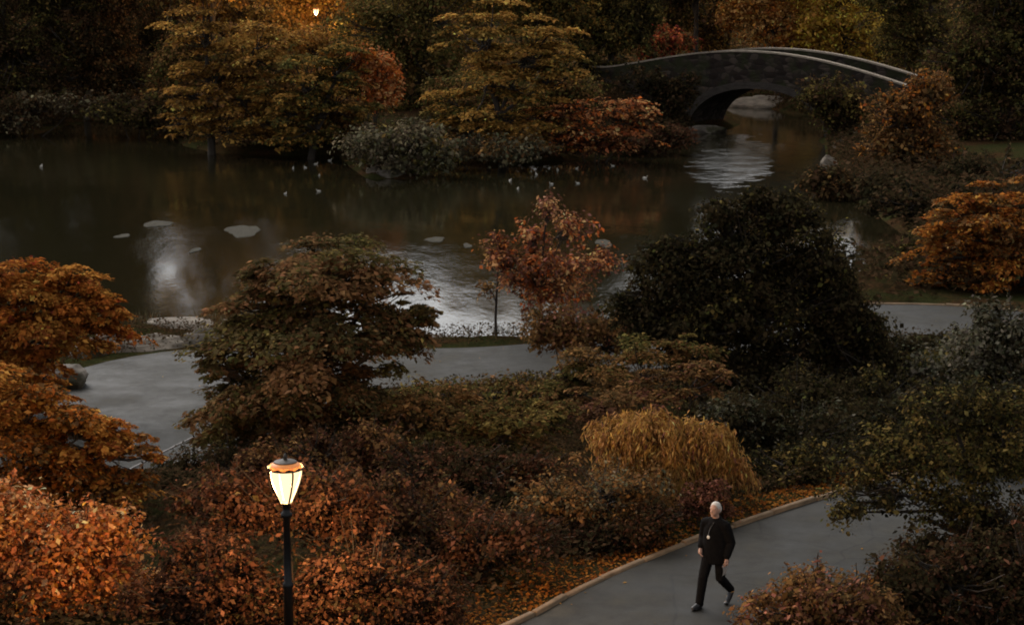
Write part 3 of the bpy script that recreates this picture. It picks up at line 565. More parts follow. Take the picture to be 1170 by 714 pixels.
# --- far shore
LF = .24
far = [  # unseen backdrop tree tops are shaped to set sky gaps in the pond reflection
    ('dark_shrub', 'dark low shrub at the waterline under the red orange bush', SH, 127, [(735, 165, 36, 15), (700, 175, 36, 13), (770, 158, 24, 14), (660, 178, 34, 11)], 'maroon', 'darkbrown', .4, 'bush'),
    ('dark_shrub', 'mossy low shrub on the right bank under the rusty orange tree', SH, 73, [(1075, 330, 40, 12), (1030, 332, 30, 10), (1120, 332, 40, 12)], 'olive', 'brown', .5, 'bush'),
    ('dark_shrub', 'dim shrub at the foot of the blackish trees left of the bronze willow', SH, 138, [(170, 130, 36, 18), (205, 140, 30, 18), (130, 130, 34, 14)], 'darkbrown', 'olive', .4, 'bush'),
    ('dark_shrub', 'dark brownish shrub on the right shore behind the top of the big dark tree', SH, 104, [(962, 216, 34, 22), (1000, 236, 32, 20), (940, 208, 22, 14)], 'darkbrown', 'brown', .4, 'bush'),
    ('backdrop_tree', 'olive gold tree at the top edge just left of the dark trunk above the bridge', TR, 178, [(745, 25, 34, 30), (770, 10, 34, 34), (725, 40, 30, 24), (700, 20, 34, 30)], 'olive', 'gold', .35, 'bush'),
    ('backdrop_tree', 'golden brown tree filling the gap behind the crown of the bridge', TR, 182, [(815, 30, 34, 28), (840, 0, 40, 30), (800, 50, 26, 18)], 'bronze', 'brown', .5, 'bush'),
    ('backdrop_tree', 'dull green tree behind the right end of the bridge', TR, 180, [(1010, 50, 40, 34), (1040, 20, 40, 40), (1000, 80, 26, 20)], 'olive', 'bronze', .3, 'bush'),
    ('backdrop_tree', 'brown tree at the top edge left of the distant lit lamp', TR, 180, [(290, 20, 40, 34), (320, 45, 34, 24), (230, 10, 36, 36)], 'brown', 'bronze', .5, 'bush'),
    ('dark_shrub', 'added brown thicket between the two bronze trees, blocking the far lamp reflection', SH, 129, [(365, 120, 36, 30), (335, 135, 36, 24), (395, 130, 30, 26), (300, 140, 30, 22)], 'brown', 'bronze', .4, 'bush'),  # added to hide the far lamp's reflection behind leaves
    ('backdrop_tree', 'added dark brown tree above the inlet, left of the bronze willow, shaping the pond reflection', TR, 176, [(176, -12, 46, 44), (150, 20, 40, 40), (208, -22, 26, 30), (128, -60, 26, 60)], 'darkbrown', 'brown', .4, 'bush'),  # added, its height sets where the left sky reflection starts
    ('backdrop_tree', 'added brownish tree directly behind the brown gold tree, shaping the wide pond reflection', TR, 180, [(550, -20, 60, 46), (500, -20, 50, 44), (590, -30, 40, 40), (560, -75, 14, 40), (472, -75, 14, 40)], 'brown', 'olive', .4, 'bush'),  # added to limit and break up the wide sky reflection
    ('added_tawny_shrub', 'added tawny bush just below the distant lit lamp, blocking its pond reflection', SH, 150, [(361, 52, 34, 20), (325, 58, 30, 22), (400, 60, 30, 20), (290, 50, 30, 26)], 'bronze', 'gold', .4, 'bush'),  # added bush that keeps the far lamp's mirror image off the water
    ('dim_tree', 'dull olive tree between the distant lamp and the vivid orange bush', TR, 158, [(430, 35, 40, 26), (410, 75, 40, 26), (465, 75, 40, 30), (395, 55, 30, 24)], 'olive', 'bronze', .3, 'bush'),
    ('russet_shrub', 'russet brown shrub behind the bronze tree with drooping sprays', SH, 140, [(215, 70, 40, 40), (260, 100, 46, 40), (190, 120, 30, 30), (310, 90, 40, 40)], 'brown', 'olive', .5, 'bush'),
    ('dark_shrub', 'dark thicket behind the brown gold tree at the waterline', SH, 132, [(560, 130, 50, 36), (610, 120, 46, 36), (520, 120, 36, 40), (650, 105, 36, 30)], 'brown', 'olive', .5, 'bush'),
    ('dark_shrub', 'blackish shrubbery on the right bank left of the rusty orange tree', SH, 90, [(1030, 232, 36, 18), (1075, 255, 34, 22), (1095, 240, 44, 28), (1130, 240, 50, 30)], 'dark', 'darkbrown', .5, 'bush'),
    ('dark_shrub', 'low blackish shrub on the right bank, above the right hand walk', SH, 76, [(1020, 322, 34, 13), (985, 330, 34, 16), (1060, 318, 34, 16)], 'darkbrown', 'olive', .4, 'bush'),
    ('evergreen_tree', 'blackish tree at the top left corner across the pond', TR, 150, [(20, 60, 60, 50), (-40, 40, 60, 60), (30, 110, 50, 32), (60, 0, 50, 70), (10, -50, 80, 60)], 'darkbrown', 'olive', .45, 'bush'),
    ('evergreen_tree', 'dark brown tree second from the left across the pond', TR, 153, [(110, 50, 50, 50), (140, 90, 50, 34), (90, 100, 40, 30), (120, -20, 60, 70), (110, -110, 60, 70)], 'darkbrown', 'brown', .4, 'bush'),
    ('evergreen_tree', 'dark tree behind the inlet left of the bronze willow', TR, 160, [(190, 40, 40, 60), (170, 95, 34, 34), (190, 100, 30, 26)], 'darkbrown', 'olive', .3, 'bush'),
    ('bank_shrub', 'low dim shrub on the far bank at the left edge', SH, 140, [(15, 138, 34, 14), (-20, 130, 34, 20), (40, 120, 30, 14), (90, 122, 30, 14), (135, 122, 26, 12)], 'grey', 'darkbrown', .6, 'bush'),
    ('bronze_tree', 'bronze tree with drooping sprays at the pond left of centre', TR, 127, [(250, 80, 60, 50), (215, 110, 36, 32), (290, 110, 50, 45), (235, 30, 46, 40), (300, 60, 50, 40), (260, 150, 50, 22), (210, 140, 26, 18)], 'bronze', 'brown', .4, 'layer'),
    ('bronze_tree', 'olive bronze tree below the far lit lamp', TR, 124, [(350, 95, 48, 50), (380, 120, 40, 36), (325, 130, 44, 36), (350, 155, 50, 20), (390, 75, 34, 30)], 'bronze', 'olive', .5, 'layer'),
    ('ember_shrub', 'vivid orange bush on the far bank, left of centre', SH, 125, [(432, 85, 22, 22), (438, 108, 20, 22), (415, 72, 20, 14)], 'ember', 'orange', .4, 'bush'),
    ('grey_shrub', 'low grey green shrub on the stony point, left of centre', SH, 114, [(430, 165, 34, 22), (475, 160, 36, 24), (450, 185, 44, 16), (500, 180, 18, 12)], 'grey', 'olive', .4, 'bush'),
    ('golden_tree', 'broad brown gold tree on the far bank in the middle', TR, 122, [(565, 90, 62, 50), (530, 130, 44, 40), (605, 60, 55, 45), (580, 150, 55, 28), (640, 85, 40, 36), (550, 40, 45, 40), (520, 165, 26, 18), (620, 140, 36, 30)], 'bronze', 'olive', .4, 'layer'),
    ('grassy_shrub', 'low brown shrub at the waterline under the brown gold tree', SH, 118, [(555, 172, 44, 13), (600, 172, 36, 12), (520, 172, 18, 10)], 'brown', 'grey', .5, 'bush'),
    ('red_shrub', 'red orange and dark red bush overhanging the water left of the bridge', SH, 122, [(710, 125, 46, 18), (640, 130, 44, 18), (690, 150, 56, 24), (730, 140, 26, 22), (620, 155, 34, 18), (665, 165, 50, 16)], 'ember', 'maroon', .5, 'layer'),
    ('dim_tree', 'dim green tree behind the vivid orange bush', TR, 146, [(470, 60, 50, 44), (500, 100, 40, 36), (440, 20, 50, 44), (500, 10, 40, 50), (470, 120, 34, 26)], 'olive', 'brown', .3, 'bush'),
    ('dim_tree', 'mossy green tree at the top middle of the photo', TR, 150, [(600, 10, 60, 40), (660, 30, 50, 40), (560, -30, 70, 60), (640, -50, 70, 70)], 'olive', 'bronze', .4, 'bush'),
    ('dim_tree', 'dark green tree left of the bridge end, behind the red orange bush', TR, 150, [(700, 45, 40, 34), (670, 80, 40, 30), (720, 20, 40, 44), (690, -40, 50, 60)], 'olive', 'dark', .4, 'bush'),
    ('russet_shrub', 'small russet bush just above the left end of the bridge', SH, 158, [(768, 48, 22, 16), (745, 60, 18, 12)], 'red', 'brown', .5, 'bush'),
    ('dark_pine', 'dark trunked tree above the bridge, left of the orange tree', TR, 172, [(790, -10, 36, 34), (770, -60, 50, 50), (800, -120, 50, 60)], 'darkbrown', 'dark', .4, 'bush'),
    ('amber_tree', 'amber tree above the crown of the bridge', TR, 168, [(880, 25, 40, 28), (850, 20, 28, 24), (905, 50, 30, 22), (880, -20, 40, 34)], 'gold', 'orange', .45, 'bush'),
    ('yellow_tree', 'yellow green tree above the right half of the bridge', TR, 166, [(970, 30, 44, 42), (935, 40, 30, 40), (985, 65, 30, 26), (950, -10, 44, 30)], 'yellow', 'bronze', .4, 'bush'),
    ('dim_tree', 'shadowy green tree rising past the right end of the bridge', TR, 150, [(1040, 40, 46, 40), (1070, 80, 44, 40), (1030, -10, 50, 50), (1060, -90, 60, 70)], 'olive', 'darkbrown', .4, 'bush'),
    ('evergreen_tree', 'blackish tree in the top right corner', TR, 128, [(1120, 60, 60, 60), (1090, 90, 42, 44), (1170, 100, 60, 70), (1140, 150, 60, 44), (1180, 20, 60, 60), (1140, -50, 80, 70)], 'darkbrown', 'olive', .5, 'bush'),
    ('rust_tree', 'small rust coloured tree in front of the right end of the bridge', TR, 116, [(1025, 130, 36, 30), (1060, 120, 34, 40), (1015, 165, 36, 26), (1050, 170, 40, 34), (1005, 190, 26, 18)], 'brown', 'orange', .3, 'bush'),
    ('dark_shrub', 'blackish bush on the right shore below the rust tree', SH, 100, [(1050, 220, 50, 26), (1010, 215, 34, 22), (1100, 215, 50, 34), (1150, 200, 50, 30), (1040, 250, 40, 20)], 'dark', 'darkbrown', .4, 'bush'),
    ('dark_shrub', 'dim bush hanging by the rocks at the right foot of the arch', SH, 129, [(945, 108, 32, 20), (975, 128, 28, 28), (950, 138, 20, 22), (928, 120, 16, 18)], 'olive', 'darkbrown', .5, 'bush'),
    ('dark_shrub', 'dark ivy like bush at the left foot of the arch', SH, 139, [(766, 118, 24, 24), (755, 145, 26, 18), (780, 98, 18, 14), (735, 95, 26, 18)], 'dark', 'darkbrown', .5, 'bush'),
    ('backdrop_tree', 'hazel brown tree lit by the far lamp, behind it', TR, 172, [(370, 5, 40, 40), (410, 30, 34, 30), (330, -10, 40, 50), (390, -60, 60, 60)], 'bronze', 'gold', .35, 'bush'),
    ('backdrop_tree', 'tree with a dark bare trunk at the top, left of the far lamp', TR, 166, [(250, -20, 40, 30), (280, -60, 70, 60), (240, -120, 60, 60)], 'bronze', 'brown', .4, 'bush'),
    ('backdrop_tree', 'leafy tree at the very top between the far lamp and mossy tree', TR, 178, [(500, -10, 50, 40), (460, -60, 60, 60), (530, -50, 50, 50)], 'olive', 'brown', .4, 'bush'),
    ('backdrop_tree', 'dull tree at the top edge above the left end of the bridge', TR, 185, [(730, -10, 50, 40), (700, -60, 60, 60), (760, -40, 40, 50)], 'olive', 'bronze', .3, 'bush'),
    ('backdrop_tree', 'dull tree at the top edge behind the yellow green tree', TR, 190, [(930, -20, 50, 50), (1000, 10, 40, 34), (890, -60, 60, 60)], 'bronze', 'olive', .4, 'bush'),
    ('backdrop_tree', 'dark tree at the top left, tallest behind the pond inlet', TR, 182, [(150, 20, 60, 70), (100, -80, 80, 90), (130, -160, 70, 80)], 'darkbrown', 'dark', .4, 'bush'),
    ('backdrop_tree', 'very tall dark tree behind the far left corner', TR, 180, [(20, -10, 60, 90), (-40, -90, 90, 90), (30, -150, 80, 80)], 'darkbrown', 'dark', .4, 'bush'),
]
for i, (nm, lab, cat, Y, lob, pal, p2, mx, st) in enumerate(far):
    big = Y > 155
    plant(nm, lab, cat, Y, lob, pal, LF * (1.25 if big else 1), st, .85, 100 + i, pal2=p2, mix2=mx, tree=cat == TR, trunk=.22 if cat == TR else .12)

# ------------------------------------------------------------------ loose leaves and ground cover
def scatter(name, n, box, pal, leaf, seed, hug, test, group_kind='stuff', lift=.02):
    r = np.random.default_rng(seed)
    P = np.column_stack([r.uniform(box[0], box[1], n), r.uniform(box[2], box[3], n)])
    d, zz, hw = walk_near(P); sd = pond_sd(P)
    ok = test(P, d - hw, sd, r); P = P[ok]; d = (d - hw)[ok]; zz = zz[ok]; hw = hw[ok]; n = len(P)
    s = np.clip((d + hw) / hw, 0, 1)
    z = np.where(d < 0, zz + .04 + .03 * (1 - s * s), terrain(P) + lift)
    z = z + np.where(d < 0, .004, r.uniform(0, hug, n))
    Cn = np.column_stack([P, z])
    Nn = unit(r.normal(size=(n, 3)) * np.where(d < 0, .12, .45)[:, None] + [0, 0, 1])
    D = unit(np.cross(Nn, r.normal(size=(n, 3))))
    L = leaf * r.uniform(.6, 1.3, n)
    V = leaf_arrays(Cn, D, Nn, L, L * .65, .06)
    P1 = np.array(PAL[pal]); col = P1[r.integers(0, len(P1), n)] * r.uniform(.6, 1.25, (n, 1))
    return tag(link(name, np_mesh(name, V, np.arange(4 * n).reshape(-1, 4), np.repeat(col, 4, 0)), M_LEAF), kind='stuff')
scatter('fallen_leaves', 60000, (-4, 10, 23, 38), 'orange', .08, 5, .03, lambda P, d, sd, r: (d > .02) & (d < 2.6) & (r.uniform(size=len(P)) < np.exp(-d * .6)))
scatter('path_leaves', 9000, (-16, 20, 23, 68), 'bronze', .065, 6, .0, lambda P, d, sd, r: (d < -.03) & (r.uniform(size=len(P)) < .06 + .9 * np.exp(d * 3.5)))
scatter('ground_cover', 210000, (-16, 22, 23, 64), 'darkbrown', .11, 7, .45, lambda P, d, sd, r: (d > .5) & (sd > .8))
scatter('bank_cover', 420000, (-62, 50, 66, 172), 'darkbrown', .3, 8, 1.1, lambda P, d, sd, r: (sd > .1) & (sd < 8) & (d > .8) & (r.uniform(size=len(P)) < np.where(sd < 3, .9, .5)) & ((P[:, 1] > 90) | (P[:, 0] > 9)))

scatter('hill_undergrowth', 60000, (-80, 80, 120, 235), 'brown', .55, 9, 2.2, lambda P, d, sd, r: (sd > 16) & (sd < 90))
def shore_grass():
    r = np.random.default_rng(12); n = 60000
    P = np.column_stack([r.uniform(-25, 30, n), r.uniform(58, 90, n)]); sd = pond_sd(P); d, zz, hw = walk_near(P)
    ok = (sd > -.15) & (sd < 1.6) & (d > hw + .25) & (vnoise(np.column_stack([P, P[:, 0]]), 1.1, 4) > -.1); P = P[ok]; n = len(P)
    h = r.uniform(.18, .6, n); B = np.column_stack([P, terrain(P)])
    D = unit(np.column_stack([r.normal(size=n) * .3, r.normal(size=n) * .3, np.ones(n)])); Nn = unit(np.cross(D, r.normal(size=(n, 3))))
    V = leaf_arrays(B + D * h[:, None] * .5, D, Nn, h, np.full(n, .03), .02)
    P1 = np.array(PAL['grey'] + PAL['brown']); col = P1[r.integers(0, len(P1), n)] * .8
    tag(link('shore_grass', np_mesh('shore_grass', V, np.arange(4 * n).reshape(-1, 4), np.repeat(col, 4, 0)), M_LEAF), kind='stuff')
shore_grass()

# ------------------------------------------------------------------ rocks
M_ROCK = stone_mat('schist', (.06, .05, .042), (.20, .17, .14), .9, .12, moss=(.05, .045, .025))
M_PALE = stone_mat('pale schist', (.085, .07, .056), (.25, .21, .165), .8, .14)
def rock(label, px, py, wpx, hm, z, seed, deep=.8, mat=None, rot=0, group=None, flat=.5):
    p = onz(px, py, z); k = mper(p[1]); rx = wpx * k / 2
    bm = bmesh.new(); bmesh.ops.create_icosphere(bm, subdivisions=4, radius=1)
    r = np.random.default_rng(seed)
    V = np.array([v.co[:] for v in bm.verts])
    for _ in range(9):                       # planar cleavage faces
        d = unit(r.normal(size=3) * [1, 1, .8]); h = r.uniform(.6, .88); s = V @ d
        V = V - np.clip(s - h, 0, None)[:, None] * d
    V += .05 * vnoise(V, 5, seed)[:, None] * unit(V) + .02 * vnoise(V, 14, seed + 1)[:, None] * unit(V)
    st = np.round(V[:, 2] * 4) / 4; V[:, 2] = V[:, 2] * (1 - flat) + st * flat
    V = V * [rx, rx * deep, hm]
    for v, c in zip(bm.verts, V): v.co = c
    o = bm_obj('boulder', bm, mat or M_ROCK, smooth=False)
    o.location = (p[0], p[1], z); o.rotation_euler = (0, 0, rot)
    for f in o.data.polygons: f.use_smooth = True
    return tag(o, label, 'rock', group)
rock('broad flat rock ledge by the water below the bright reflection', 205, 380, 104, .6, -2.75, 1, .8, M_PALE, .1, flat=.75)
rock('long low rock slab sloping down to the paved walk', 170, 400, 130, .5, -2.5, 2, .5, M_PALE, .22, flat=.8)
rock('rounded pale boulder at the left end of the rock ledge', 126, 397, 40, .6, -2.4, 3, .9, M_PALE)
rock('dark low rock between the rounded boulder and the orange tree', 98, 408, 54, .6, -2.5, 4, .8, M_ROCK, .4)
rock('grey boulder beside the walk under the orange domed tree', 76, 440, 60, .6, -2.35, 5, .9, M_ROCK)
rock('flat slab tucked under the left edge of the shelving tree', 236, 396, 70, .6, -2.5, 16, .6, M_ROCK, -.2, flat=.8)
rock('small rock at the right of the ledge, against the shelving tree', 262, 384, 46, .6, -2.75, 6, .8, M_PALE)
rock('flat dark rock on the shore beneath the pair of saplings', 480, 393, 90, .3, -2.85, 7, .5, M_ROCK)
rock('low dark rock on the shore under the small red maple', 570, 396, 70, .3, -2.8, 8, .6, M_ROCK)
rock('stone at the waterline under the grey green shrub', 447, 201, 36, .6, -2.9, 9, .8, M_ROCK)
rock('pale stone on the tip of the stony point', 427, 197, 18, .5, -2.8, 10, .8, M_PALE)
rock('pale flat rock shelf seen through the bridge arch', 872, 119, 110, .75, -2.75, 11, .5, M_PALE, -.35)
rock('dark flat ledge in the water at the left foot of the arch', 805, 151, 56, .5, -2.95, 12, .6, M_ROCK, .1)
rock('tilted grey rock on the right shore below the arch', 965, 172, 40, 1.0, -2.9, 13, .8, M_ROCK, .5)
rock('pale rock touching the water right of the arch', 948, 190, 22, .7, -2.9, 14, .8, M_PALE)
rock('shadowed rock on the right shore above the pale one', 985, 160, 36, 1.0, -2.6, 15, .8, M_ROCK)
rock('thin dark stone in the water at the inlet, left', 226, 164, 30, .25, -3.0, 16, .5, M_ROCK)

# floating pale patches
M_MAT = simple('floating leaf raft', (.055, .05, .038), .9, var=.6, scale=9, spec=.05)
def raft(label, px, py, wpx, hpx, seed):
    p = onz(px, py, WATER); k = mper(p[1]); rx = wpx * k / 2; ry = abs(onz(px, py - hpx / 2, WATER)[1] - p[1])
    r = np.random.default_rng(seed); n = 40; bm = bmesh.new()
    th = np.linspace(0, 2 * math.pi, n, endpoint=False)
    rad = 1 + .18 * np.sin(2 * th + r.uniform(0, 6)) + .12 * np.sin(3 * th + r.uniform(0, 6)) + .05 * np.sin(7 * th + r.uniform(0, 6)) + .03 * r.normal(size=n)
    lo = [bm.verts.new((rx * a * math.cos(t), ry * a * math.sin(t), -.02)) for a, t in zip(rad, th)]
    hi = [bm.verts.new((rx * a * .93 * math.cos(t), ry * a * .93 * math.sin(t), .025)) for a, t in zip(rad, th)]
    for j in range(n): bm.faces.new((lo[j], lo[(j + 1) % n], hi[(j + 1) % n], hi[j]))
    bm.faces.new(hi)
    tag(bm_obj('leaf_raft', bm, M_MAT, loc=tuple(p)), label, 'floating patch')
raft('largest pale patch floating on the pond, right of the small pair', 278, 264, 40, 13, 1)
raft('pale floating patch in a short streak left of the largest one', 180, 256, 28, 8, 2)
raft('small pale speck floating just above the bright reflection', 223, 286, 10, 6, 3)
raft('thin faint floating streak nearest the orange domed tree', 140, 270, 18, 4, 4)
raft('thin pale streak floating above the wide bright reflection', 497, 274, 26, 5, 5)
raft('small pale fleck floating beside the thin streak, towards the maple', 534, 281, 10, 5, 6)
raft('pale floating patch just right of the small red maple', 690, 278, 20, 8, 7)

# ------------------------------------------------------------------ ducks
M_DUCK = simple('pale plumage', (.36, .34, .30), .7, var=.3, scale=5)
M_BILL = simple('bill', (.3, .16, .04), .5)
def duck_body():
    bm = bmesh.new(); secs = [(-.26, .05, .10, .012), (-.2, .06, .09, .05), (-.1, .045, .1, .1), (.02, .03, .1, .115), (.12, .04, .1, .095), (.17, .08, .085, .065), (.18, .15, .05, .042), (.19, .20, .05, .045), (.215, .235, .05, .045), (.25, .24, .04, .03)]
    k = 14; rings = []
    for i, (x, z, rz, ry) in enumerate(secs):
        ring = []
        for j in range(k):
            a = 2 * math.pi * j / k
            rz2 = min(rz, ry + .01)
            ring.append(bm.verts.new((x + (0 if i < 6 else -.3 * rz2 * math.sin(a)), ry * math.cos(a), z + rz2 * math.sin(a))))
        rings.append(ring)
    for a, b in zip(rings, rings[1:]):
        for j in range(k): bm.faces.new((a[j], a[(j + 1) % k], b[(j + 1) % k], b[j]))
    bm.faces.new(rings[0][::-1]); bm.faces.new(rings[-1]); return bm
bill = bmesh.new(); bmesh.ops.create_cone(bill, cap_ends=True, segments=8, radius1=.02, radius2=.012, depth=.07)
bmesh.ops.transform(bill, matrix=Matrix.Translation((.285, 0, .228)) @ Matrix.Rotation(R(98), 4, 'Y'), verts=bill.verts)
proto = empty('duck', (0, 0, 0)); d_b = bm_obj('body', duck_body(), M_DUCK, proto, smooth=True); d_k = bm_obj('bill', bill, M_BILL, proto)
spots = [(335, 193, 0), (349, 192, 0), (361, 188, 0), (377, 184, 0), (365, 201, 0), (364, 219, 0), (326, 222, 0), (47, 191, 2),
         (583, 207, 1), (592, 216, 1), (613, 200, 1), (637, 195, 1), (659, 193, 1), (630, 211, 1), (660, 210, 1), (700, 190, 1), (737, 204, 1)]
dl = ['small pale duck in the flock off the olive bronze tree, left of centre', 'small pale duck in the scattered flock between red maple top and far bank', 'lone small pale duck near the left edge of the pond']
dg = ['ducks off the olive bronze tree', 'ducks in the middle of the pond', None]
rr = random.Random(4)
for i, (px, py, g) in enumerate(spots):
    if i == 0: o = proto
    else:
        o = proto.copy(); C.objects.link(o)
        for ch in (d_b, d_k):
            c = ch.copy(); C.objects.link(c); c.parent = o
    p = onz(px, py, WATER); o.location = tuple(p); o.rotation_euler = (0, 0, rr.uniform(0, 6.28)); s = rr.uniform(.48, .66); o.scale = (s, s, s)
    if 'group' in o: del o['group']
    tag(o, dl[g], 'duck', dg[g])

# ------------------------------------------------------------------ stone bridge
def build_bridge():
    Lp = at(690, 76, 148.5); Rp = at(1046, 101, 134)
    A = at(852, 60, 141.5)
    L = Lp[:2]; Rr = Rp[:2]; ax = Rr - L; ln = np.linalg.norm(ax); u = ax / ln
    nb = np.array([-u[1], u[0]])                     # away from the camera
    if nb[1] < 0: nb = -nb
    sA = (A[:2] - L) @ u
    root = empty('stone_bridge', (L[0], L[1], WATER), math.atan2(u[1], u[0]))
    tag(root, 'low arched stone bridge with pale copings across the pond inlet', 'bridge')
    z0, z1, z2 = Lp[2] - WATER, A[2] - WATER + .12, Rp[2] - WATER
    def top(s):                                       # smooth hump through the three heights
        t = s / ln; ta = sA / ln
        if t < ta: q = t / ta; return z0 + (z1 - z0) * math.sin(q * math.pi / 2) ** 1.25
        q = (t - ta) / (1 - ta); return z1 - (z1 - z2) * (1 - math.cos(q * math.pi / 2)) ** 1.05
    cA = ((onz(862, 152, WATER)[:2] * 0 + at(862, 152, 141)[:2]) - L) @ u
    HALF, RISE = 5.6, 3.35
    def arch(s):
        e = abs(s - cA) / HALF
        return RISE * math.sqrt(max(0, 1 - e ** 2.2)) if e < 1 else -1.2
    Wd = 5.4
    ss = sorted(set(list(np.linspace(0, ln, 90)) + [cA - HALF, cA + HALF] + [cA + HALF * math.sin(t) for t in np.linspace(-1.57, 1.57, 40)]))
    S = 1 if True else -1
    def wall_strip(bm, y, lo, hi, flip):
        prev = None
        for s in ss:
            a = bm.verts.new((s, y, lo(s))); b = bm.verts.new((s, y, hi(s)))
            if prev:
                f = (prev[0], a, b, prev[1]); bm.faces.new(f[::-1] if flip else f)
            prev = (a, b)
    deck = lambda s: top(s) - .95
    lowf = lambda s: arch(s) if abs(s - cA) < HALF else -1.2
    bm = bmesh.new()
    wall_strip(bm, 0, lowf, deck, False); wall_strip(bm, Wd, lowf, deck, True)
    prev = None
    for s in ss:                                       # soffit and underside
        a = bm.verts.new((s, 0, lowf(s))); b = bm.verts.new((s, Wd, lowf(s)))
        if prev: bm.faces.new((prev[0], prev[1], b, a))
        prev = (a, b)
    for s in (0, ln):
        q = [bm.verts.new(p) for p in ((s, 0, -1.2), (s, Wd, -1.2), (s, Wd, deck(s)), (s, 0, deck(s)))]
        bm.faces.new(q if s else q[::-1])
    mas = masonry_mat()
    bm_obj('wall', bm, mas, root)
    def bar(name, y0, y1, lo, hi, mat):
        b = bmesh.new(); prev = None
        for s in np.linspace(-1.2, ln + 1.2, 80):
            sc = min(max(s, 0), ln); r = [b.verts.new((s, y0, lo(sc))), b.verts.new((s, y1, lo(sc))), b.verts.new((s, y1, hi(sc))), b.verts.new((s, y0, hi(sc)))]
            if prev:
                for i in range(4): b.faces.new((prev[i], prev[(i + 1) % 4], r[(i + 1) % 4], r[i]))
            else: b.faces.new(r)
            prev = r
        b.faces.new(prev[::-1]); bmesh.ops.recalc_face_normals(b, faces=b.faces)
        return bm_obj(name, b, mat, root)
    cop = stone_mat('pale coping stone', (.16, .13, .10), (.36, .30, .235), 2.2, .03)
    bar('deck', .05, Wd - .05, lambda s: deck(s) - .02, lambda s: deck(s) + .1, path_mat())
    for y in (0, Wd - .45):
        pp = bar('parapet', y + .003, y + .447, lambda s: deck(s) + .003, lambda s: top(s) - .12, mas)
        bar('coping', y - .06, y + .51, lambda s: top(s) - .118, lambda s: top(s), cop).parent = pp
    b = bmesh.new(); prev = None                       # voussoir ring on the near face
    for t in np.linspace(0, math.pi, 41):
        s = cA - HALF * math.cos(t); e = abs(math.cos(t)); z = RISE * math.sqrt(max(0, 1 - e ** 2.2))
        dx, dz = -math.cos(t) * .5, (.3 + .2 * math.sin(t)); 
        r = [b.verts.new((s, -.06, z - .001)), b.verts.new((s + dx * .9, -.06, z + dz)), b.verts.new((s + dx * .9, -.004, z + dz)), b.verts.new((s, -.004, z - .001))]
        if prev:
            for i in range(4): b.faces.new((prev[i], prev[(i + 1) % 4], r[(i + 1) % 4], r[i]))
        prev = r
    bmesh.ops.recalc_face_normals(b, faces=b.faces)
    bm_obj('arch_ring', b, stone_mat('voussoirs', (.026, .021, .018), (.06, .05, .043), 2, .05), root)
    return root
build_bridge()

# low retaining wall on the far hill
def low_wall():
    a = at(388, 56, 166); b = at(462, 42, 172)
    root = empty('retaining_wall', (a[0], a[1], a[2] - 1.2), math.atan2(b[1] - a[1], b[0] - a[0]))
    tag(root, 'low pale stone wall on the slope above the vivid orange bush', 'wall')
    L = math.hypot(b[0] - a[0], b[1] - a[1]); dz = b[2] - a[2]
    def slab(name, y0, y1, z0, z1, mat):
        bm = bmesh.new(); n = 12; prev = None
        for i in range(n + 1):
            x = L * i / n; o = dz * i / n
            r = [bm.verts.new((x, y0, z0 + o)), bm.verts.new((x, y1, z0 + o)), bm.verts.new((x, y1, z1 + o)), bm.verts.new((x, y0, z1 + o))]
            if prev:
                for j in range(4): bm.faces.new((prev[j], prev[(j + 1) % 4], r[(j + 1) % 4], r[j]))
            else: bm.faces.new(r)
            prev = r
        bm.faces.new(prev[::-1]); bmesh.ops.recalc_face_normals(bm, faces=bm.faces); bm_obj(name, bm, mat, root)
    slab('wall_body', 0, .5, -2.5, 1.05, masonry_mat()); slab('coping', -.08, .58, 1.053, 1.2, stone_mat('wall coping', (.25, .2, .15), (.4, .33, .25)))
low_wall()

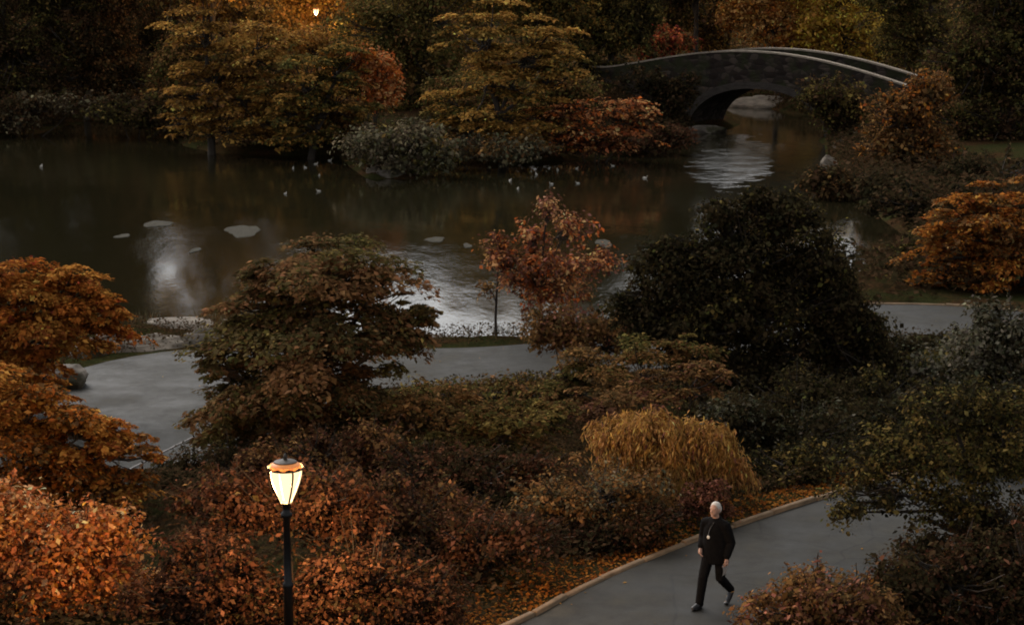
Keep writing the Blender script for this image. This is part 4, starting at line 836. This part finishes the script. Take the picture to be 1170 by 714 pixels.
# ------------------------------------------------------------------ lamps
M_IRON = simple('black cast iron', (.012, .012, .013), .45, .6, scale=20)
M_CAP = simple('bronzed cap', (.03, .02, .013), .6, .1, scale=20)
def glass_mat():
    m, n, b = nodes('lit frosted glass'); n.nodes.remove(b)
    e = n.nodes.new('ShaderNodeEmission'); e.inputs[0].default_value = (1, .72, .40, 1); e.inputs[1].default_value = 1.9
    t = n.nodes.new('ShaderNodeBsdfTransparent'); t.inputs[0].default_value = (1, .9, .75, 1)
    mx = n.nodes.new('ShaderNodeMixShader'); mx.inputs[0].default_value = .5
    n.links.new(t.outputs[0], mx.inputs[1]); n.links.new(e.outputs[0], mx.inputs[2]); n.links.new(mx.outputs[0], n.nodes['Material Output'].inputs['Surface'])
    return m
M_GLASS = glass_mat()
def street_lamp(loc, label, power, HZ):
    root = empty('street_lamp', loc); tag(root, label, 'street lamp')
    bm_obj('base', lathe([(.24, 0), (.24, .12), (.2, .16), (.19, .4), (.14, .48), (.12, .6), (.1, .66)], 16), M_IRON, root, smooth=False)
    k = 16; prof = [(.07, .66), (.062, HZ * .55), (.075, HZ * .55 + .03), (.075, HZ * .55 + .07), (.055, HZ * .55 + .1), (.046, HZ - .22), (.08, HZ - .19), (.08, HZ - .15), (.05, HZ - .12), (.05, HZ - .05), (.07, HZ - .02), (.085, HZ)]
    bm_obj('post', lathe(prof, k), M_IRON, root, smooth=True)
    gl = [(.07, HZ + .003), (.095, HZ + .05), (.14, HZ + .15), (.185, HZ + .27), (.216, HZ + .38), (.222, HZ + .44), (.214, HZ + .48)]
    gg = bm_obj('glass_globe', lathe(gl, 24), M_GLASS, root, smooth=True)
    for q in range(4):
        a = q * math.pi / 2 + .55; T = Tubes()
        T.add([(math.cos(a) * (r + .012), math.sin(a) * (r + .012), z) for r, z in gl], .014, 6)
        link('rib', T.mesh('rib'), M_IRON, gg)
    am, an, ab = nodes('amber glass'); ab.inputs['Base Color'].default_value = (.5, .18, .05, 1); ab.inputs['Emission Color'].default_value = (1, .33, .08, 1); ab.inputs['Emission Strength'].default_value = .26
    bm_obj('amber_dome', lathe([(.215, HZ + .483), (.20, HZ + .53), (.16, HZ + .565)], 24), am, root, smooth=True)
    cp = bm_obj('cap', lathe([(.14, HZ + .567), (.162, HZ + .569), (.15, HZ + .578), (.10, HZ + .59), (.05, HZ + .6), (.03, HZ + .605)], 24), M_CAP, root, smooth=True)
    b = bmesh.new(); prev = None; n = 80                # scalloped crown round the rim
    first = None
    for i in range(n):
        a = 2 * math.pi * i / n; h = .015 + .022 * abs(math.cos(a * 5)) ** 1.5
        r = [b.verts.new((math.cos(a) * q_, math.sin(a) * q_, HZ + z_)) for q_, z_ in ((.238, .47), (.246 + h * .15, .48 + h), (.238 + h * .15, .48 + h), (.228, .47))]
        if prev:
            for k2 in range(4): b.faces.new((prev[k2], prev[(k2 + 1) % 4], r[(k2 + 1) % 4], r[k2]))
        else: first = r
        prev = r
    for k2 in range(4): b.faces.new((prev[k2], prev[(k2 + 1) % 4], first[(k2 + 1) % 4], first[k2]))
    bmesh.ops.recalc_face_normals(b, faces=b.faces); bm_obj('cresting', b, M_CAP, cp)
    bm_obj('finial', lathe([(.03, HZ + .606), (.02, HZ + .62), (.03, HZ + .645), (.018, HZ + .665), (.005, HZ + .69)], 12), M_CAP, cp, smooth=True)
    ld = bpy.data.lights.new('lamp_bulb', 'POINT'); ld.energy = power; ld.color = (1, .60, .27); ld.shadow_soft_size = .05
    lo = bpy.data.objects.new('lamp_bulb', ld); C.objects.link(lo); lo.parent = root; lo.location = (0, 0, HZ + .26)
    return root
p = at(327, 574, 25.2); street_lamp((p[0], p[1], tz(p[0], p[1])), 'lit lamp post with glowing tulip globe among dark red shrubs', LAMP_W, p[2] - tz(p[0], p[1]))
p = at(361, 18, 160); zz = p[2] - 3.6; street_lamp((p[0], p[1], min(zz, tz(p[0], p[1]))), 'distant lit lamp glowing between trees at the top left', LAMP_W * 4, p[2] - min(zz, tz(p[0], p[1])))

# ------------------------------------------------------------------ railing beside the lower walk
def railing():
    idx = [i for i in range(len(WALK)) if 40 < WALK[i][1] < 51 and WALK[i][0] < -6]
    pts = np.array([[WALK[i][0], WALK[i][1]] + [0] for i in idx])
    side = []
    for i in idx:
        nn = nor[i] if nor[i][0] > 0 else -nor[i]
        q = WALK[i][:2] + nn * (WALK[i][3] + .35); side.append((q[0], q[1], tz(*q)))
    side = np.array(side); o = side[0].copy(); side = side - o
    root = empty('railing', tuple(o)); tag(root, 'thin two rail metal railing along the lower walk at the left', 'railing')
    mat = simple('weathered steel', (.22, .2, .19), .5, .5)
    for h in (.55, .95):
        T = Tubes(); T.add(side + [0, 0, h], .022, 8); link('rail', T.mesh('rail'), mat, root)
    for i in range(0, len(side), 4):
        T = Tubes(); T.add([side[i] + [0, 0, -.1], side[i] + [0, 0, .5], side[i] + [0, 0, 1.0]], .025, 8); link('post', T.mesh('post'), M_IRON, root)
railing()

# ------------------------------------------------------------------ walking man
def blob(bm, c, r, sub=3, rot=None):
    g = bmesh.ops.create_icosphere(bm, subdivisions=sub, radius=1)
    M = Matrix.Translation(c) @ (rot.to_4x4() if rot else Matrix()) @ Matrix.Diagonal((*r, 1))
    bmesh.ops.transform(bm, matrix=M, verts=g['verts'])
def limb(bm, pts, rad, k=14, flat=1.0):
    pts = [Vector(p) for p in pts]; rings = []
    fine = []; rf = []
    for i in range(len(pts) - 1):
        for j in range(6):
            t = j / 6; fine.append(pts[i].lerp(pts[i + 1], t)); rf.append(rad[i] + (rad[i + 1] - rad[i]) * t)
    fine.append(pts[-1]); rf.append(rad[-1])
    for i, p in enumerate(fine):
        t = (fine[min(i + 1, len(fine) - 1)] - fine[max(i - 1, 0)]).normalized()
        ref = Vector((0, 1, 0)) if abs(t.y) < .8 else Vector((1, 0, 0))
        a = t.cross(ref).normalized(); b = a.cross(t)
        rings.append([bm.verts.new(p + (a * math.cos(2 * math.pi * q / k) + b * math.sin(2 * math.pi * q / k) * flat) * rf[i]) for q in range(k)])
    for a, b in zip(rings, rings[1:]):
        for q in range(k): bm.faces.new((a[q], a[(q + 1) % k], b[(q + 1) % k], b[q]))
    bm.faces.new(rings[0][::-1]); bm.faces.new(rings[-1])
    blob(bm, pts[0], (rad[0] * .98, rad[0] * .98 * flat, rad[0] * .9), 2); blob(bm, pts[-1], (rad[-1] * .98, rad[-1] * .98 * flat, rad[-1] * .9), 2)
def remesh(name, bm, mat, parent, vox, smooth=4):
    bmesh.ops.recalc_face_normals(bm, faces=bm.faces)
    me = bpy.data.meshes.new(name); bm.to_mesh(me); bm.free()
    o = bpy.data.objects.new(name, me); C.objects.link(o)
    r = o.modifiers.new('r', 'REMESH'); r.mode = 'VOXEL'; r.voxel_size = vox
    s = o.modifiers.new('s', 'SMOOTH'); s.iterations = smooth; s.factor = .5
    dg = bpy.context.evaluated_depsgraph_get(); me2 = bpy.data.meshes.new_from_object(o.evaluated_get(dg))
    bpy.data.objects.remove(o); bpy.data.meshes.remove(me); me2.name = name
    for p in me2.polygons: p.use_smooth = True
    me2.materials.clear()
    return link(name, me2, mat, parent)
def hand(bm, wrist, dirv, side, palmn):
    d = Vector(dirv).normalized(); n = Vector(palmn).normalized(); s = d.cross(n).normalized() * side
    w0 = Vector(wrist); pc = w0 + d * .05
    limb(bm, [w0, w0 + d * .035, w0 + d * .085], [.026, .037, .039], 12, .55)
    for i, (o, l) in enumerate([(-.03, .062), (-.01, .075), (.011, .07), (.031, .055)]):
        b = w0 + d * .085 + s * o
        limb(bm, [b, b + d * l * .45 + n * .008, b + d * l * .75 + n * .03, b + d * l * .85 + n * .05], [.0095, .009, .0085, .007], 8)
    b = w0 + d * .03 - s * .03
    limb(bm, [b, b + d * .035 - s * .02 + n * .012, b + d * .065 - s * .018 + n * .03], [.012, .0105, .008], 8)
def man():
    p = onz(816, 692, .05)
    d, zz, hw = walk_near(p[None, :2]); s = d[0] / hw[0]
    gz = zz[0] + .035 + .03 * (1 - s * s)
    root = empty('person', (p[0], p[1], gz), R(-38))
    root.scale = (.95, .95, .95)
    tag(root, 'white haired man in a dark coat striding along the walk', 'person')
    skin = simple('skin', (.42, .24, .17), .55, var=.1, scale=20)
    cloth = simple('black wool', (.0055, .005, .005), .95, var=.5, scale=25, spec=.08)
    trous = simple('charcoal trousers', (.007, .0065, .0065), .95, var=.5, scale=25, spec=.08)
    shoe = simple('black leather', (.012, .012, .014), .4, scale=30)
    hairm = simple('white hair', (.5, .46, .41), .7, var=.2, scale=60)
    # joints: front (image left) leg planted, rear leg bent with the heel lifted; forward is -y
    hL, kL, aL = (-.095, -.02, .91), (-.105, -.19, .50), (-.11, -.28, .09)
    hR, kR, aR = (.095, .02, .91), (.125, -.03, .50), (.13, .29, .23)
    sL, eL, wL = (-.19, .0, 1.375), (-.275, .06, 1.12), (-.215, -.11, .97)
    sR, eR, wR = (.19, .0, 1.375), (.285, .03, 1.11), (.275, -.09, .87)
    bm = bmesh.new()
    blob(bm, (0, -.03, 1.635), (.074, .093, .112)); blob(bm, (0, -.075, 1.585), (.052, .055, .06))      # skull, jaw
    limb(bm, [(0, .015, 1.42), (0, -.005, 1.5), (0, -.02, 1.58)], [.07, .056, .054])
    blob(bm, (0, -.128, 1.618), (.013, .02, .022), 2); blob(bm, (0, -.118, 1.64), (.01, .013, .03), 2)   # nose
    blob(bm, (0, -.116, 1.57), (.025, .014, .008), 2); blob(bm, (0, -.115, 1.585), (.023, .012, .006), 2); blob(bm, (0, -.118, 1.54), (.022, .016, .015), 2)
    for sx in (-1, 1):
        blob(bm, (sx * .076, -.015, 1.625), (.012, .022, .034), 2); blob(bm, (sx * .032, -.11, 1.664), (.024, .014, .009), 2)
    blob(bm, (0, 0, 1.22), (.165, .11, .28)); blob(bm, (0, 0, .95), (.16, .115, .14))
    for h, k, a in ((hL, kL, aL), (hR, kR, aR)): limb(bm, [h, k, a], [.085, .055, .04])
    limb(bm, [(0, 0, 1.41), sL, eL, wL], [.07, .06, .043, .03]); limb(bm, [(0, 0, 1.41), sR, eR, wR], [.07, .06, .043, .03])
    hand(bm, wR, (-.02, -.12, -1), 1, (-1, -.25, 0)); hand(bm, wL, (.25, -.5, -.8), -1, (1, .2, 0))
    body = remesh('body', bm, skin, root, .0065, 2)
    # clothing
    bm = bmesh.new()
    zs = np.array([.76, .88, 1.0, 1.15, 1.30, 1.40, 1.455])
    for z in np.linspace(.76, 1.455, 30): blob(bm, (0, .005, z), (np.interp(z, zs, [.245, .238, .228, .222, .212, .16, .10]), np.interp(z, zs, [.175, .17, .165, .16, .148, .122, .085]), .05), 3)
    limb(bm, [(0, .0, 1.415), sL, eL, tuple(Vector(wL) * 1.0 + Vector((.0, .015, .02)))], [.09, .088, .072, .058])
    limb(bm, [(0, .0, 1.415), sR, eR, tuple(Vector(wR) + Vector((0, .01, .03)))], [.09, .088, .072, .056])
    limb(bm, [(-.06, .03, 1.47), (0, .055, 1.5), (.06, .03, 1.47)], [.04, .042, .04])
    coat = remesh('coat', bm, cloth, root, .012, 6)
    bm = bmesh.new()
    blob(bm, (0, 0, .9), (.185, .135, .14))
    limb(bm, [hL, kL, tuple(Vector(aL) + Vector((0, 0, .0)))], [.112, .082, .068]); limb(bm, [hR, kR, aR], [.112, .082, .066])
    remesh('trousers', bm, trous, root, .012, 6)
    bm = bmesh.new(); limb(bm, [(-.115, -.235, .065), (-.12, -.33, .05), (-.13, -.44, .038)], [.058, .052, .036], 12, .95); blob(bm, (-.122, -.33, .018), (.05, .15, .018))
    remesh('shoe', bm, shoe, root, .009, 3)
    bm = bmesh.new(); limb(bm, [(.13, .31, .21), (.132, .26, .12), (.133, .20, .05)], [.055, .05, .042], 12); blob(bm, (.134, .165, .028), (.045, .06, .026)); remesh('shoe', bm, shoe, root, .009, 3)
    bm = bmesh.new(); blob(bm, (0, -.012, 1.672), (.081, .094, .087)); blob(bm, (0, .03, 1.63), (.078, .07, .085))
    geom = bm.verts[:] + bm.edges[:] + bm.faces[:]
    bmesh.ops.bisect_plane(bm, geom=geom, plane_co=(0, -.07, 1.69), plane_no=(0, -.8, -.42), clear_outer=True)
    bm_obj('hair', bm, hairm, root, smooth=True)
    bm = bmesh.new(); bmesh.ops.create_uvsphere(bm, u_segments=16, v_segments=8, radius=1)
    bmesh.ops.transform(bm, matrix=Matrix.Translation((-.035, -.165, 1.19)) @ Matrix.Diagonal((.026, .008, .03, 1)), verts=bm.verts)
    bd = bm_obj('badge', bm, simple('white badge', (.75, .72, .66), .5, var=.05), coat, smooth=True)
    T = Tubes(); T.add([(-.035, -.166, 1.22), (-.02, -.158, 1.32), (.03, -.10, 1.44)], .004, 6); link('lanyard', T.mesh('lanyard'), simple('grey lanyard', (.1, .1, .1), .8), coat)
    # folded paper in the free hand
    M = root.matrix_basis.copy()
    bm = bmesh.new(); n = 6; rows = []
    for i in range(n + 1):
        t = i / n; rows.append([bm.verts.new((-.012 + .02 * math.sin(t * 3), -.06 + .1 * s2, -.02 - .17 * t + .012 * s2)) for s2 in (0, .5, 1)])
    for a, b in zip(rows, rows[1:]):
        for j in range(2): bm.faces.new((a[j], a[j + 1], b[j + 1], b[j]))
    ext = bmesh.ops.solidify(bm, geom=bm.faces[:], thickness=.006)
    o = bm_obj('folded_paper', bm, simple('grey paper', (.42, .4, .38), .7, var=.1))
    q = M @ Vector((wR[0] - .02, wR[1] - .02, wR[2] - .08)); o.location = q; o.rotation_euler = (0, 0, R(-38))
    tag(o, 'pale folded paper held in the hand of the walking man', 'paper')
bpy.context.view_layer.update()
man()
scene.cycles.filter_width = 1.9
scene.cycles.max_bounces = 6; scene.cycles.transparent_max_bounces = 8
scene.cycles.diffuse_bounces = 2; scene.cycles.glossy_bounces = 3
print('faces', sum(len(o.data.polygons) for o in scene.objects if o.type == 'MESH'))
